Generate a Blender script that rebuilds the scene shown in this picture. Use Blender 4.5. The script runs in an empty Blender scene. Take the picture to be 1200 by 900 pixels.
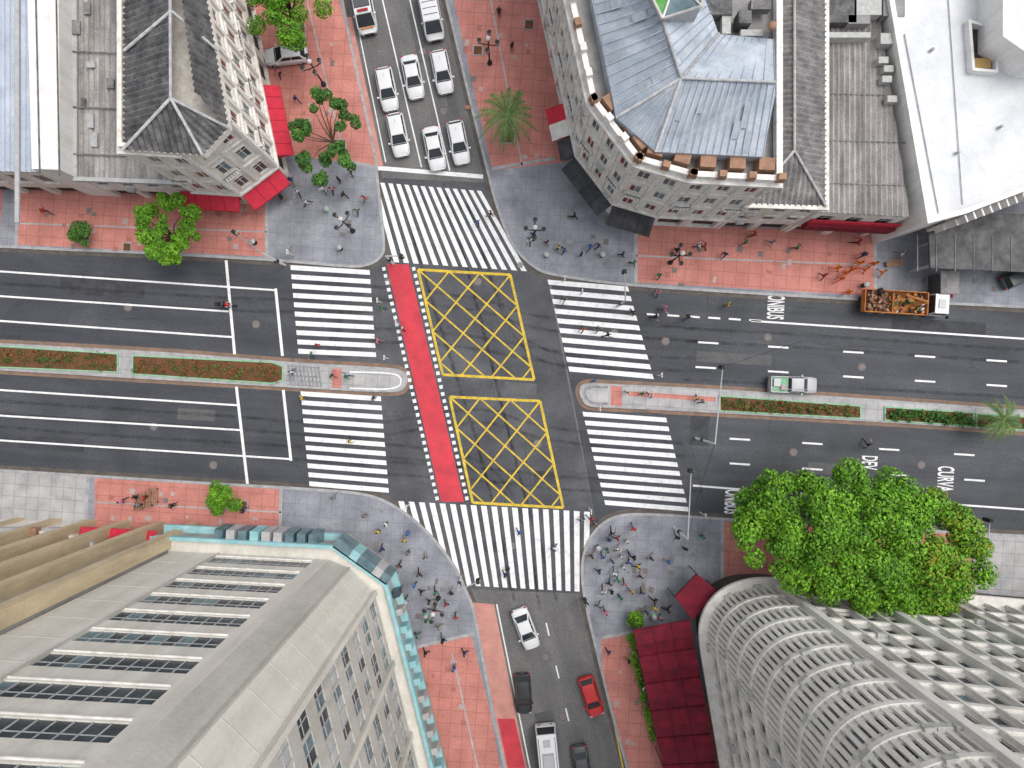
import bpy,bmesh,math,random
import numpy as np
from mathutils import Vector,Matrix
random.seed(7); rng=np.random.default_rng(7)
H=74.0; S=11.0
# survey map: 11 map units = 1 m on the ground, map origin (600,450); roofs surveyed at height z
def G(u,v,z=0.0):
    k=(1-z/H)/S
    return Vector(((u-600)*k,(450-v)*k,z))
def g2(u,v): return ((u-600)/S,(450-v)/S)
def L2(l): return [g2(*p) for p in l]
sc=bpy.context.scene
# ------------------------------------------------------------------ materials
MATS={}
def mat(name,c1,c2=None,scale=.5,stretch=(1,1,1),rot=0,rough=.85,fine=(12,.12),ramp=(.35,.65),bricks=None,metal=0,spec=.3,island=0,bump=None,stain=None,coords='Object',trans=None):
    if name in MATS: return MATS[name]
    m=bpy.data.materials.new(name); m.use_nodes=True; nt=m.node_tree; N=nt.nodes; Lk=nt.links
    b=N['Principled BSDF']; b.inputs['Roughness'].default_value=rough; b.inputs['Metallic'].default_value=metal
    b.inputs['Specular IOR Level'].default_value=spec
    if c2 is None: c2=tuple(x*.8 for x in c1)
    tc=N.new('ShaderNodeTexCoord'); mp=N.new('ShaderNodeMapping'); mp.inputs['Scale'].default_value=stretch
    mp2=N.new('ShaderNodeMapping'); mp2.inputs['Rotation'].default_value=(0,0,math.radians(rot))
    Lk.new(tc.outputs[coords],mp2.inputs['Vector']); Lk.new(mp2.outputs[0],mp.inputs['Vector'])
    n=N.new('ShaderNodeTexNoise'); n.inputs['Scale'].default_value=scale; n.inputs['Detail'].default_value=7; n.inputs['Roughness'].default_value=.62
    Lk.new(mp.outputs[0],n.inputs['Vector'])
    r=N.new('ShaderNodeValToRGB'); r.color_ramp.elements[0].position=ramp[0]; r.color_ramp.elements[1].position=ramp[1]
    r.color_ramp.elements[0].color=(*c1,1); r.color_ramp.elements[1].color=(*c2,1)
    Lk.new(n.outputs['Fac'],r.inputs['Fac']); out=r.outputs['Color']
    def mul(o,fac,lo,hi):
        mr=N.new('ShaderNodeMapRange'); mr.inputs['To Min'].default_value=lo; mr.inputs['To Max'].default_value=hi
        mr.inputs['From Min'].default_value=.25; mr.inputs['From Max'].default_value=.75
        Lk.new(fac,mr.inputs['Value'])
        mx=N.new('ShaderNodeMix'); mx.data_type='RGBA'; mx.blend_type='MULTIPLY'; mx.inputs[0].default_value=1
        Lk.new(o,mx.inputs[6]); Lk.new(mr.outputs[0],mx.inputs[7]); return mx.outputs[2]
    if fine:
        n2=N.new('ShaderNodeTexNoise'); n2.inputs['Scale'].default_value=fine[0]; n2.inputs['Detail'].default_value=3
        Lk.new(tc.outputs[coords],n2.inputs['Vector']); out=mul(out,n2.outputs['Fac'],1-fine[1],1+fine[1])
    if stain:
        n3=N.new('ShaderNodeTexNoise'); n3.inputs['Scale'].default_value=stain[0]; n3.inputs['Detail'].default_value=6; n3.inputs['Roughness'].default_value=.65; n3.inputs['Distortion'].default_value=.8
        Lk.new(mp2.outputs[0],n3.inputs['Vector']); out=mul(out,n3.outputs['Fac'],1-stain[1],1+stain[1]*.6)
    if bricks:
        bt=N.new('ShaderNodeTexBrick'); bt.offset=bricks[3]; bt.inputs['Scale'].default_value=1
        bt.inputs['Brick Width'].default_value=bricks[0]; bt.inputs['Row Height'].default_value=bricks[1]; bt.inputs['Mortar Size'].default_value=bricks[2]
        bt.inputs['Color1'].default_value=(1,1,1,1); bt.inputs['Color2'].default_value=(.94,.94,.95,1); bt.inputs['Mortar'].default_value=(bricks[4],)*3+(1,)
        Lk.new(mp2.outputs[0],bt.inputs['Vector'])
        mx=N.new('ShaderNodeMix'); mx.data_type='RGBA'; mx.blend_type='MULTIPLY'; mx.inputs[0].default_value=1
        Lk.new(out,mx.inputs[6]); Lk.new(bt.outputs['Color'],mx.inputs[7]); out=mx.outputs[2]
    if island:
        ge=N.new('ShaderNodeNewGeometry'); mr=N.new('ShaderNodeMapRange'); mr.inputs['To Min'].default_value=1-island; mr.inputs['To Max'].default_value=1+island
        Lk.new(ge.outputs['Random Per Island'],mr.inputs['Value'])
        mx=N.new('ShaderNodeMix'); mx.data_type='RGBA'; mx.blend_type='MULTIPLY'; mx.inputs[0].default_value=1
        Lk.new(out,mx.inputs[6]); Lk.new(mr.outputs[0],mx.inputs[7]); out=mx.outputs[2]
    Lk.new(out,b.inputs['Base Color'])
    if bump:
        nb=N.new('ShaderNodeTexNoise'); nb.inputs['Scale'].default_value=bump[0]; nb.inputs['Detail'].default_value=4
        Lk.new(tc.outputs[coords],nb.inputs['Vector']); bu=N.new('ShaderNodeBump'); bu.inputs['Strength'].default_value=bump[1]; bu.inputs['Distance'].default_value=.05
        Lk.new(nb.outputs['Fac'],bu.inputs['Height']); Lk.new(bu.outputs[0],b.inputs['Normal'])
    if trans:
        mr=N.new('ShaderNodeMapRange'); mr.inputs['From Min'].default_value=.35; mr.inputs['From Max'].default_value=.7; mr.inputs['To Min'].default_value=0; mr.inputs['To Max'].default_value=trans
        Lk.new(n.outputs['Fac'],mr.inputs['Value']); Lk.new(mr.outputs[0],b.inputs['Alpha'])
    MATS[name]=m; return m
asph_av=mat('asphalt_avenue',(.044,.048,.057),(.082,.087,.097),scale=.5,stretch=(.10,1,1),rot=4,fine=(6,.3),stain=(.13,.35),ramp=(.3,.7),rough=.65)
asph_st=mat('asphalt_street',(.12,.118,.12),(.185,.18,.175),scale=.5,stretch=(1,.15,1),rot=-13,fine=(6,.28),stain=(.2,.25),ramp=(.3,.7))
asph_mid=mat('asphalt_junction',(.054,.057,.065),(.115,.118,.124),scale=.25,stretch=(.6,1,1),rot=4,fine=(6,.3),stain=(.17,.38),ramp=(.3,.7),rough=.7)
asph_patch=mat('asphalt_repair',(.040,.042,.048),(.068,.071,.078),scale=.8,fine=(9,.2))
asph_patch2=mat('asphalt_old_repair',(.09,.091,.095),(.125,.125,.125),scale=.8,fine=(9,.2))
asph_far=mat('asphalt_far',(.08,.08,.085),(.13,.13,.13),scale=.1)
pink=mat('pink_paving',(.60,.25,.205),(.49,.195,.16),scale=.5,fine=(6,.12),bricks=(1.35,1.35,.045,0,.74),rot=4,stain=(.3,.2))
grey=mat('grey_paving',(.33,.34,.375),(.22,.23,.26),scale=.35,fine=(7,.15),bricks=(1.3,1.3,.04,0,.8),rot=4,stain=(.3,.28))
lgrey=mat('light_paving',(.48,.47,.46),(.36,.36,.36),scale=.5,bricks=(1.3,1.3,.05,0,.75),rot=4,stain=(.3,.25))
kerbm=mat('granite_kerb',(.42,.42,.42),(.28,.28,.29),scale=1.5)
gutter=mat('gutter_grime',(.08,.07,.062),(.13,.115,.10),scale=.8,fine=(8,.25))
gutterr=mat('rusty_gutter',(.27,.17,.12),(.16,.12,.095),scale=.8,fine=(8,.2))
wpaint=mat('white_road_paint',(.80,.80,.80),(.50,.50,.51),scale=1.6,fine=(10,.18),ramp=(.5,.8),stain=(.5,.12))
ypaint=mat('yellow_road_paint',(.68,.48,.05),(.32,.25,.07),scale=1.7,ramp=(.42,.72),fine=(10,.2))
rpaint=mat('red_lane_paint',(.60,.055,.075),(.44,.055,.07),scale=.7,fine=(9,.15),ramp=(.4,.7),stain=(.4,.22))
rpaint2=mat('faded_red_lane_paint',(.58,.29,.24),(.47,.22,.185),scale=.7,fine=(9,.12),stain=(.4,.15))
soil=mat('soil',(.18,.075,.035),(.09,.05,.025),scale=2,bump=(6,.5))
greenk=mat('green_kerb_paint',(.14,.44,.22),(.34,.5,.36),scale=2)
tire=mat('tyre_rubber_mark',(.02,.02,.022),(.02,.02,.022),scale=1.0,trans=.36)
patchd=mat('iron_cover',(.16,.14,.135),(.22,.19,.18),scale=3)
rust=mat('rusty_cover',(.42,.17,.13),(.34,.14,.11),scale=3)
patchl=mat('concrete_patch',(.46,.36,.34),(.38,.30,.28),scale=2)
stucco=mat('cream_stucco',(.78,.74,.67),(.54,.49,.43),scale=.9,stretch=(1.5,1.5,.25),fine=(5,.12),ramp=(.38,.72))
stucco2=mat('white_stucco',(.80,.78,.74),(.58,.54,.50),scale=.9,stretch=(1.5,1.5,.25),fine=(5,.12),ramp=(.42,.75))
trim=mat('white_trim',(.80,.79,.75),(.56,.53,.48),scale=1.5,fine=(6,.12))
conc=mat('tower_concrete',(.56,.54,.49),(.40,.38,.34),scale=.5,stretch=(1,1,.12),fine=(4,.08),ramp=(.3,.75),stain=(.3,.15))
conc2=mat('tower_concrete_light',(.72,.69,.62),(.54,.51,.45),scale=.6,stretch=(1.5,1,.10),fine=(4,.06),ramp=(.3,.75),stain=(.3,.12))
concg=mat('tower_concrete_grey',(.46,.45,.43),(.30,.295,.285),scale=.6,stretch=(1,1,.2),fine=(4,.1))
gold=mat('ochre_pier',(.62,.50,.33),(.44,.35,.23),scale=.7,stretch=(1,1,.2),stain=(.4,.15))
white=mat('cream_white_render',(.74,.72,.67),(.54,.51,.46),scale=.9,stretch=(1,1,.2),fine=(5,.1),ramp=(.42,.78),stain=(.4,.1))
whiteb=mat('white_wall_render',(.78,.77,.75),(.6,.59,.56),scale=.9,stretch=(1,1,.2),fine=(5,.08),ramp=(.42,.78))
wroof=mat('white_roof_coating',(.70,.71,.72),(.54,.56,.58),scale=.3,fine=(5,.05),stain=(.25,.14),ramp=(.42,.75))
froof=mat('flat_roof_felt',(.34,.33,.32),(.21,.205,.2),scale=.5,stain=(.3,.3))
glass=mat('window_glass',(.022,.03,.036),(.06,.08,.092),scale=.9,rough=.25,spec=.3,fine=None)
glassb=mat('window_blue_glass',(.07,.12,.14),(.16,.24,.26),scale=.9,rough=.3,spec=.3,fine=None)
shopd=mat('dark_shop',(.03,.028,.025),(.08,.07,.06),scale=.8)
frame=mat('window_frame',(.28,.06,.05),(.16,.05,.045),scale=2)
framew=mat('aluminium_frame',(.45,.45,.45),(.35,.35,.35),scale=2)
brown=mat('terracotta_block',(.40,.23,.15),(.24,.14,.09),scale=1.5)
corr_d=mat('dark_fibre_cement_roof',(.075,.075,.08),(.19,.185,.18),scale=1.1,fine=(6,.3),stain=(.5,.45))
corr_g=mat('grey_fibre_cement_roof',(.15,.147,.147),(.28,.27,.26),scale=1,fine=(6,.25),stain=(.5,.4))
corr_l=mat('weathered_fibre_cement_roof',(.42,.40,.385),(.22,.205,.195),scale=.9,stretch=(1.4,.18,1),fine=(6,.22),stain=(.35,.35))
corr_b=mat('blue_zinc_roof',(.38,.43,.50),(.47,.51,.57),scale=.5,stretch=(1,.3,1),fine=(6,.1),stain=(.4,.2))
zinc=mat('blue_grey_metal_roof',(.33,.38,.44),(.46,.50,.55),scale=.45,fine=(5,.1),stain=(.5,.25),rough=.65)
ridgem=mat('ridge_cap',(.5,.5,.5),(.33,.33,.33),scale=2)
redaw=mat('red_awning_fabric',(.60,.03,.06),(.44,.03,.05),scale=1.5,fine=(6,.1))
maroon=mat('maroon_awning_fabric',(.23,.014,.032),(.13,.012,.025),scale=1.2,fine=(6,.12),stain=(.5,.3))
blackaw=mat('black_awning_fabric',(.04,.043,.048),(.075,.075,.083),scale=1,stain=(.5,.3))
teal=mat('turquoise_paint',(.22,.47,.50),(.36,.56,.57),scale=1,stain=(.5,.2))
ironm=mat('black_iron',(.02,.02,.02),(.03,.03,.03),rough=.5)
steel=mat('galvanised_steel',(.45,.46,.47),(.35,.36,.37),rough=.5)
globe=mat('lamp_globe',(.6,.6,.58),(.5,.5,.5),rough=.3)
bark=mat('bark',(.12,.085,.06),(.07,.05,.035),scale=4,bump=(10,.6))
leafA=mat('foliage_bright',(.075,.21,.012),(.15,.33,.018),scale=.3,island=.5,fine=(1.2,.3),rough=.6)
leafY=mat('foliage_yellow_flush',(.28,.26,.015),(.16,.27,.02),scale=.8,island=.4,rough=.6)
leafD=mat('foliage_deep',(.035,.10,.018),(.075,.19,.028),scale=.5,island=.5,rough=.6)
leafP=mat('palm_frond',(.055,.12,.03),(.14,.21,.06),scale=1,island=.45,rough=.5)
acm=mat('air_conditioner_casing',(.5,.5,.48),(.36,.36,.34),scale=3)
# ------------------------------------------------------------------ mesh builder
def area2(p): return sum(p[i][0]*p[(i+1)%len(p)][1]-p[(i+1)%len(p)][0]*p[i][1] for i in range(len(p)))
def ccw(p): p=[(q[0],q[1]) for q in p]; return p if area2(p)>0 else p[::-1]
def offset(poly,d):
    n=len(poly); out=[]
    for i in range(n):
        a=Vector(poly[i-1]);b=Vector(poly[i]);c=Vector(poly[(i+1)%n])
        e1=(b-a).normalized();e2=(c-b).normalized()
        n1=Vector((e1.y,-e1.x));n2=Vector((e2.y,-e2.x)); m=(n1+n2)
        if m.length<1e-6: m=n1
        m.normalize(); k=d/max(.35,m.dot(n1)); out.append((b.x+m.x*k,b.y+m.y*k))
    return out
class MB:
    def __init__(s): s.v=[];s.f=[];s.m=[];s.s=[];s.mats=[]
    def mi(s,m):
        if m not in s.mats: s.mats.append(m)
        return s.mats.index(m)
    def face(s,pts,m,sm=False):
        b=len(s.v); s.v+= [tuple(p) for p in pts]; s.f.append(tuple(range(b,b+len(pts)))); s.m.append(s.mi(m)); s.s.append(sm)
    def idx(s,pts,faces,m,sm=True):
        b=len(s.v); s.v+=[tuple(p) for p in pts]; k=s.mi(m)
        for f in faces: s.f.append(tuple(b+i for i in f)); s.m.append(k); s.s.append(sm)
    def hexa(s,p,m): s.idx(p,[(3,2,1,0),(4,5,6,7),(0,1,5,4),(1,2,6,5),(2,3,7,6),(3,0,4,7)],m,False)
    def box(s,c,d,m,ang=0,taper=1):
        ca,sa=math.cos(ang),math.sin(ang); P=[]
        for z,t in ((c[2]-d[2]/2,1),(c[2]+d[2]/2,taper)):
            for x,y in ((-1,-1),(1,-1),(1,1),(-1,1)):
                X=x*d[0]/2*t;Y=y*d[1]/2*t; P.append((c[0]+X*ca-Y*sa,c[1]+X*sa+Y*ca,z))
        s.hexa(P,m)
    def prism(s,poly,z0,z1,m,top=None,sides=True):
        poly=ccw(poly); n=len(poly)
        if sides:
            for i in range(n):
                a=poly[i];b=poly[(i+1)%n]; s.face([(a[0],a[1],z0),(b[0],b[1],z0),(b[0],b[1],z1),(a[0],a[1],z1)],m)
        s.face([(p[0],p[1],z1) for p in poly],top or m)
    def band(s,poly,z0,z1,do,di,m):
        poly=ccw(poly); o=offset(poly,do); i_=offset(poly,di); n=len(poly)
        for i in range(n):
            j=(i+1)%n; a,b,c,d=o[i],o[j],i_[j],i_[i]
            s.face([(*a,z1),(*b,z1),(*c,z1),(*d,z1)],m); s.face([(*a,z0),(*b,z0),(*c,z0),(*d,z0)],m)
            s.face([(*a,z0),(*b,z0),(*b,z1),(*a,z1)],m); s.face([(*d,z0),(*c,z0),(*c,z1),(*d,z1)],m)
    def ribbon(s,pts,w,z,m,z0=None):
        pts=[Vector(p[:2]) for p in pts]; n=len(pts); Lf=[];R=[]
        for i in range(n):
            t=(pts[min(i+1,n-1)]-pts[max(i-1,0)]).normalized(); nn=Vector((-t.y,t.x))*w/2
            Lf.append(pts[i]+nn);R.append(pts[i]-nn)
        for i in range(n-1):
            s.face([(*R[i],z),(*R[i+1],z),(*Lf[i+1],z),(*Lf[i],z)],m)
            if z0 is not None:
                s.face([(*R[i],z0),(*R[i+1],z0),(*R[i+1],z),(*R[i],z)],m); s.face([(*Lf[i],z0),(*Lf[i+1],z0),(*Lf[i+1],z),(*Lf[i],z)],m)
    def tube(s,pts,rad,m,n=8,cap=True):
        pts=[Vector(p) for p in pts]; V=[]
        if not hasattr(rad,'__len__'): rad=[rad]*len(pts)
        up=Vector((0,0,1))
        for i,p in enumerate(pts):
            t=(pts[min(i+1,len(pts)-1)]-pts[max(i-1,0)])
            if t.length<1e-9: t=Vector((0,0,1))
            t.normalize(); a=t.cross(up)
            if a.length<.1: a=t.cross(Vector((1,0,0)))
            a.normalize(); b=t.cross(a)
            for k in range(n):
                th=2*math.pi*k/n; V.append(p+a*math.cos(th)*rad[i]+b*math.sin(th)*rad[i])
        F=[]
        for i in range(len(pts)-1):
            for k in range(n): F.append((i*n+k,i*n+(k+1)%n,(i+1)*n+(k+1)%n,(i+1)*n+k))
        if cap: F.append(tuple(range(n))); F.append(tuple(range((len(pts)-1)*n,len(pts)*n)))
        s.idx(V,F,m,True)
    def sphere(s,c,r,m,n=8,sz=(1,1,1)):
        V=[];F=[];h=n//2+1
        for i in range(h+1):
            ph=math.pi*i/h
            for k in range(n):
                th=2*math.pi*k/n; V.append((c[0]+r*sz[0]*math.sin(ph)*math.cos(th),c[1]+r*sz[1]*math.sin(ph)*math.sin(th),c[2]+r*sz[2]*math.cos(ph)))
        for i in range(h):
            for k in range(n): F.append((i*n+k,(i+1)*n+k,(i+1)*n+(k+1)%n,i*n+(k+1)%n))
        s.idx(V,F,m,True)
    def mesh(s,name):
        me=bpy.data.meshes.new(name); me.from_pydata(s.v,[],s.f)
        for m in s.mats: me.materials.append(m)
        me.polygons.foreach_set('material_index',s.m); me.polygons.foreach_set('use_smooth',s.s); me.update(); return me
    def obj(s,name,parent=None):
        return place(s.mesh(name),name,parent=parent)
def place(me,name,loc=(0,0,0),rot=0,parent=None,scale=1):
    o=bpy.data.objects.new(name,me); sc.collection.objects.link(o); o.location=loc; o.rotation_euler=(0,0,rot); o.scale=(scale,)*3
    if parent: o.parent=parent
    return o
def empty(name):
    o=bpy.data.objects.new(name,None); sc.collection.objects.link(o); return o
def smooth_curve(pts,seg=6):
    out=[];n=len(pts)
    for i in range(n-1):
        p0=Vector(pts[max(i-1,0)]);p1=Vector(pts[i]);p2=Vector(pts[i+1]);p3=Vector(pts[min(i+2,n-1)])
        for k in range(seg):
            t=k/seg; q=.5*((2*p1)+(-p0+p2)*t+(2*p0-5*p1+4*p2-p3)*t*t+(-p0+3*p1-3*p2+p3)*t**3); out.append((q.x,q.y))
    out.append(tuple(pts[-1])); return out
class Building:
    def __init__(s,name): s.name=name; s.p={}
    def __getitem__(s,k):
        if k not in s.p: s.p[k]=MB()
        return s.p[k]
    def done(s):
        e=empty(s.name)
        for k,b in s.p.items(): b.obj(k,e)
        return e
def facade(B,p0,p1,inside,z0,z1,nb,nf,wf=.5,hf=.6,vb=.22,rec=.15,wall=None,gl=None,fr=None,mull=1,sill=True,balc=None,hood=False,ac=0):
    p0=Vector(p0[:2]);p1=Vector(p1[:2]); d=p1-p0; L=d.length; d.normalize(); n=Vector((d.y,-d.x))
    if n.dot(Vector(inside[:2])-p0)>0: n=-n
    W=B['walls'];GL=B['windows'];T=B['trim']
    def pt(u,z,o=0): q=p0+d*u+n*o; return (q.x,q.y,z)
    def bx(u0,u1,za,zb,o0,o1,mb,m):
        mb.hexa([pt(u0,za,o0),pt(u1,za,o0),pt(u1,za,o1),pt(u0,za,o1),pt(u0,zb,o0),pt(u1,zb,o0),pt(u1,zb,o1),pt(u0,zb,o1)],m)
    cw=L/nb; ch=(z1-z0)/nf
    for j in range(nf):
        a=z0+j*ch;b=a+ch; wa=a+ch*vb; wb=wa+ch*hf
        W.face([pt(0,a),pt(L,a),pt(L,wa),pt(0,wa)],wall); W.face([pt(0,wb),pt(L,wb),pt(L,b),pt(0,b)],wall)
        for i in range(nb):
            u0=i*cw;u1=u0+cw; x0=u0+cw*(1-wf)/2; x1=u1-cw*(1-wf)/2
            if x0-u0>.01:
                W.face([pt(u0,wa),pt(x0,wa),pt(x0,wb),pt(u0,wb)],wall); W.face([pt(x1,wa),pt(u1,wa),pt(u1,wb),pt(x1,wb)],wall)
            W.face([pt(x0,wa),pt(x0,wa,-rec),pt(x0,wb,-rec),pt(x0,wb)],wall);W.face([pt(x1,wa),pt(x1,wa,-rec),pt(x1,wb,-rec),pt(x1,wb)],wall)
            W.face([pt(x0,wa),pt(x1,wa),pt(x1,wa,-rec),pt(x0,wa,-rec)],wall);W.face([pt(x0,wb),pt(x1,wb),pt(x1,wb,-rec),pt(x0,wb,-rec)],wall)
            nd=mull+1
            for k in range(nd):
                gg=gl if not isinstance(gl,(list,tuple)) else random.choice(gl)
                xa=x0+(x1-x0)*k/nd; xb=x0+(x1-x0)*(k+1)/nd
                GL.face([pt(xa,wa,-rec),pt(xb,wa,-rec),pt(xb,wb,-rec),pt(xa,wb,-rec)],gg)
                if k: bx(xa-.04,xa+.04,wa+.002,wb-.002,-rec-.01,-rec+.05,GL,fr)
            if mull and hf>.3: zz=wa+(wb-wa)*.62; bx(x0+.003,x1-.003,zz-.025,zz+.025,-rec-.01,-rec+.04,GL,fr)
            if sill: bx(x0-.1,x1+.1,wa-.12,wa-.01,-.05,.12,T,trim)
            if hood: bx(x0-.14,x1+.14,wb+.12,wb+.28,-.05,.16,T,trim)
            if ac and random.random()<ac:
                ux=random.uniform(x0,x1-.7); bx(ux,ux+.75,wa-.65,wa-.15,-.02,.42,T,acm)
            if balc and j in balc and i%2==0:
                bx(x0-.3,x1+.3,wa-.3,wa-.16,-.05,.6,T,trim)
                bx(x0-.28,x1+.28,wa+.5,wa+.56,.52,.58,T,ironm)
                nn=max(3,int((x1-x0+.6)/.3))
                for k in range(nn+1):
                    xx=x0-.26+(x1-x0+.52)*k/nn; bx(xx-.02,xx+.02,wa-.16,wa+.5,.535,.565,T,ironm)
def corr(mb,pts,m,pitch=.35,amp=.06,fall=None):
    P=[Vector(p) for p in pts]; nrm=(P[1]-P[0]).cross(P[2]-P[0]).normalized()
    if nrm.z<0: nrm=-nrm
    if fall is None:
        t=Vector((0,0,-1)); t=t-nrm*t.dot(nrm)
        if t.length<.01: t=Vector((0,1,0))
    else: t=Vector(fall); t=t-nrm*t.dot(nrm)
    t.normalize(); s=t.cross(nrm).normalized(); o=P[0]
    Q=[((p-o).dot(s),(p-o).dot(t)) for p in P]
    s0=min(q[0] for q in Q);s1=max(q[0] for q in Q); k=max(2,int((s1-s0)/(pitch/2)))
    V=[];F=[]
    for i in range(k+1):
        x=s0+(s1-s0)*min(max(i/k,1e-4),1-1e-4); ts=[]
        for a in range(len(Q)):
            q,r=Q[a],Q[(a+1)%len(Q)]
            if (q[0]-x)*(r[0]-x)<0: ts.append(q[1]+(r[1]-q[1])*(x-q[0])/(r[0]-q[0]))
        if len(ts)<2: continue
        h=amp if i%2 else -amp
        for tt in (min(ts),max(ts)): V.append(o+s*x+t*tt+nrm*h)
    for i in range(len(V)//2-1): F.append((2*i,2*i+1,2*i+3,2*i+2))
    mb.idx(V,F,m,False)
# ------------------------------------------------------------------ ground, roads
g=MB(); g.face([(-1500,-1500,-.05),(1500,-1500,-.05),(1500,1500,-.05),(-1500,1500,-.05)],asph_far); g.obj('ground')
r=MB(); r.face([(*p,-.012) for p in ccw(L2([(370,-300),(455,-300),(700,500),(860,1300),(660,1300),(440,500)]))],asph_st)
r.face([(*p,-.012) for p in ccw(L2([(300,-300),(371,-300),(450,500),(400,500)]))],asph_st); r.obj('side_street')
r=MB(); r.face([(*p,-.004) for p in ccw(L2([(-500,230),(450,300),(450,600),(-500,570)]))],asph_av)
r.face([(*p,-.004) for p in ccw(L2([(640,300),(1700,360),(1700,690),(700,620)]))],asph_av); r.obj('avenue')
r=MB(); r.face([(*p,0.0) for p in ccw(L2([(438,208),(572,214),(640,318),(700,620),(688,696),(540,690),(450,590),(400,440),(440,300)]))],asph_mid); r.obj('road_junction')
q=MB()
def rp(u,v,w,h,m,a=-.06):
    x,y=g2(u,v); ca,sa=math.cos(a),math.sin(a); q.face([(x+(i*w*ca-j*h*sa)/2,y+(i*w*sa+j*h*ca)/2,.0022) for i,j in ((-1,-1),(1,-1),(1,1),(-1,1))],m)
for u,v,w,h,m in ((120,335,9,2.2,asph_patch),(60,520,7,1.4,asph_patch),(230,486,4,1.2,asph_patch2),(395,370,1.4,9,asph_patch),(860,420,8,1.1,asph_patch2),(1100,385,10,1.8,asph_patch),(980,550,6,1.2,asph_patch2),(640,560,2.6,1.4,asph_patch),(480,350,1.5,1.5,asph_patch2),(610,455,3.4,1.2,asph_patch2),(820,500,2,4,asph_patch),(570,640,4,1.2,asph_patch)): rp(u,v,w,h,m)
for u,v,w,h,m in ((490,40,1.2,6,asph_patch2),(640,850,2,3,asph_patch2),(530,120,1,4,asph_patch2)): rp(u,v,w,h,m,.22)
q.obj('asphalt_repairs')
q=MB()
for _ in range(34):
    u=random.uniform(10,1190);v=random.choice((random.uniform(300,400)+(u-400)*.05,random.uniform(470,560)+(u-600)*.05)); pts=[(u,v)]; a=random.choice((0.06,.06,1.5))+random.uniform(-.15,.15)
    for k in range(random.randint(4,11)): a+=random.uniform(-.3,.3)*.6; u+=9*math.cos(a);v+=9*math.sin(a); pts.append((u,v))
    q.ribbon(L2(pts),.07,.0032+random.random()*.001,asph_patch)
q.obj('sealed_cracks')
q=MB()
for u,v in ((500,455),(560,330),(455,330),(630,520),(300,380),(150,360),(180,500),(720,460-70),(900,395),(1010,430),(930,530),(1080,545),(600,640),(640,770),(660,840),(520,130),(495,60),(250,545),(780,400)):
    x,y=g2(u,v); n=14; q.face([(x+.38*math.cos(2*math.pi*i/n),y+.38*math.sin(2*math.pi*i/n),.0052) for i in range(n)],patchd); q.ribbon([(x+.42*math.cos(2*math.pi*i/n),y+.42*math.sin(2*math.pi*i/n)) for i in range(n+1)],.09,.0056,asph_patch2)
q.obj('manhole_covers')
KZ=.13
def sidewalk(kerb,rest,name='sidewalk',zones=(),gm=gutter):
    k=L2(kerb); m=MB(); m.prism(k+L2(rest),-.1,KZ,grey,grey)
    for poly,mt in zones: m.face([(*p,KZ+.004) for p in ccw(L2(poly))],mt)
    m.obj(name); q=MB(); q.ribbon(k,.28,KZ+.012,kerbm,z0=-.1); q.obj('kerb'); q=MB(); q.ribbon(k,1.1,.0035,gm); q.obj('road_gutter')
nwk=smooth_curve([(-500,262),(0,289),(160,296),(320,305),(405,312),(432,310),(447,300),(450,285),(446,245),(442,205),(437,170),(405,20),(345,-300)],5)
sidewalk(nwk,[(-500,-300)],zones=[([(22,215),(313,225),(313,301),(20,287)],pink),([(-400,200),(5,215),(0,285),(-400,262)],pink),
   ([(280,0),(398,0),(443,196),(400,190),(330,180)],pink),([(215,-290),(338,-290),(398,-.3),(280,-.3)],pink)])
nek=smooth_curve([(450,-300),(523,0),(549,110),(570,195),(582,240),(600,285),(625,312),(655,323),(740,334),(870,343),(990,350),(1200,360),(1700,385)],5)
sidewalk(nek,[(1700,-300)],zones=[([(532,2),(640,2),(664,190),(577,200)],pink),([(462,-290),(560,-290),(640,1.7),(532,1.7)],pink),([(745,262),(1025,272),(1025,347),(745,331)],pink)])
swk=smooth_curve([(-500,520),(0,551),(240,566),(360,573),(430,580),(470,598),(505,628),(532,663),(546,692),(556,720),(573,810),(592,900),(680,1300)],5)
sidewalk(swk,[(-500,1300)],zones=[([(-200,540),(0,553),(102,559),(98,625),(-200,625)],lgrey),([(112,560),(330,573),(328,640),(112,640)],pink),
   ([(470,762),(552,742),(575,836),(587,902),(430,902),(430,762)],pink),([(430,903),(587,903),(660,1290),(430,1290)],pink)])
sek=smooth_curve([(1700,655),(1200,628),(1000,617),(845,608),(770,603),(728,604),(703,616),(688,638),(682,665),(686,705),(703,778),(735,900),(850,1300)],5)
sidewalk(sek,[(1700,1300)],zones=[([(846,611),(1140,626),(1140,700),(846,690)],pink),([(1142,626),(1500,645),(1500,720),(1142,700)],lgrey),([(704,745),(770,735),(880,902),(738,902),(706,790)],pink),([(738,904),(900,904),(900,1290),(852,1290)],pink)])
q=MB()
for a,b in (((313,222),(313,303)),((22,218),(20,289)),((745,262),(745,332)),((1025,270),(1025,350)),((104,558),(100,628)),((330,572),(328,640)),((846,609),(846,680)),((577,198),(650,186)),((470,762),(556,742)),((704,747),(770,735)),((400,188),(440,196))):
    q.ribbon(L2([a,b]),.35,KZ+.009,kerbm)
q.ribbon(L2([(22,262),(313,272)]),.16,KZ+.009,lgrey);q.ribbon(L2([(745,300),(1025,311)]),.16,KZ+.009,lgrey);q.ribbon(L2([(112,588),(330,600)]),.16,KZ+.009,lgrey);q.ribbon(L2([(360,0),(405,190)]),.16,KZ+.009,lgrey);q.ribbon(L2([(575,0),(612,195)]),.16,KZ+.009,lgrey);q.ribbon(L2([(530,765),(560,900)]),.16,KZ+.009,lgrey)
q.obj('paving_border')
q=MB()
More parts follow.
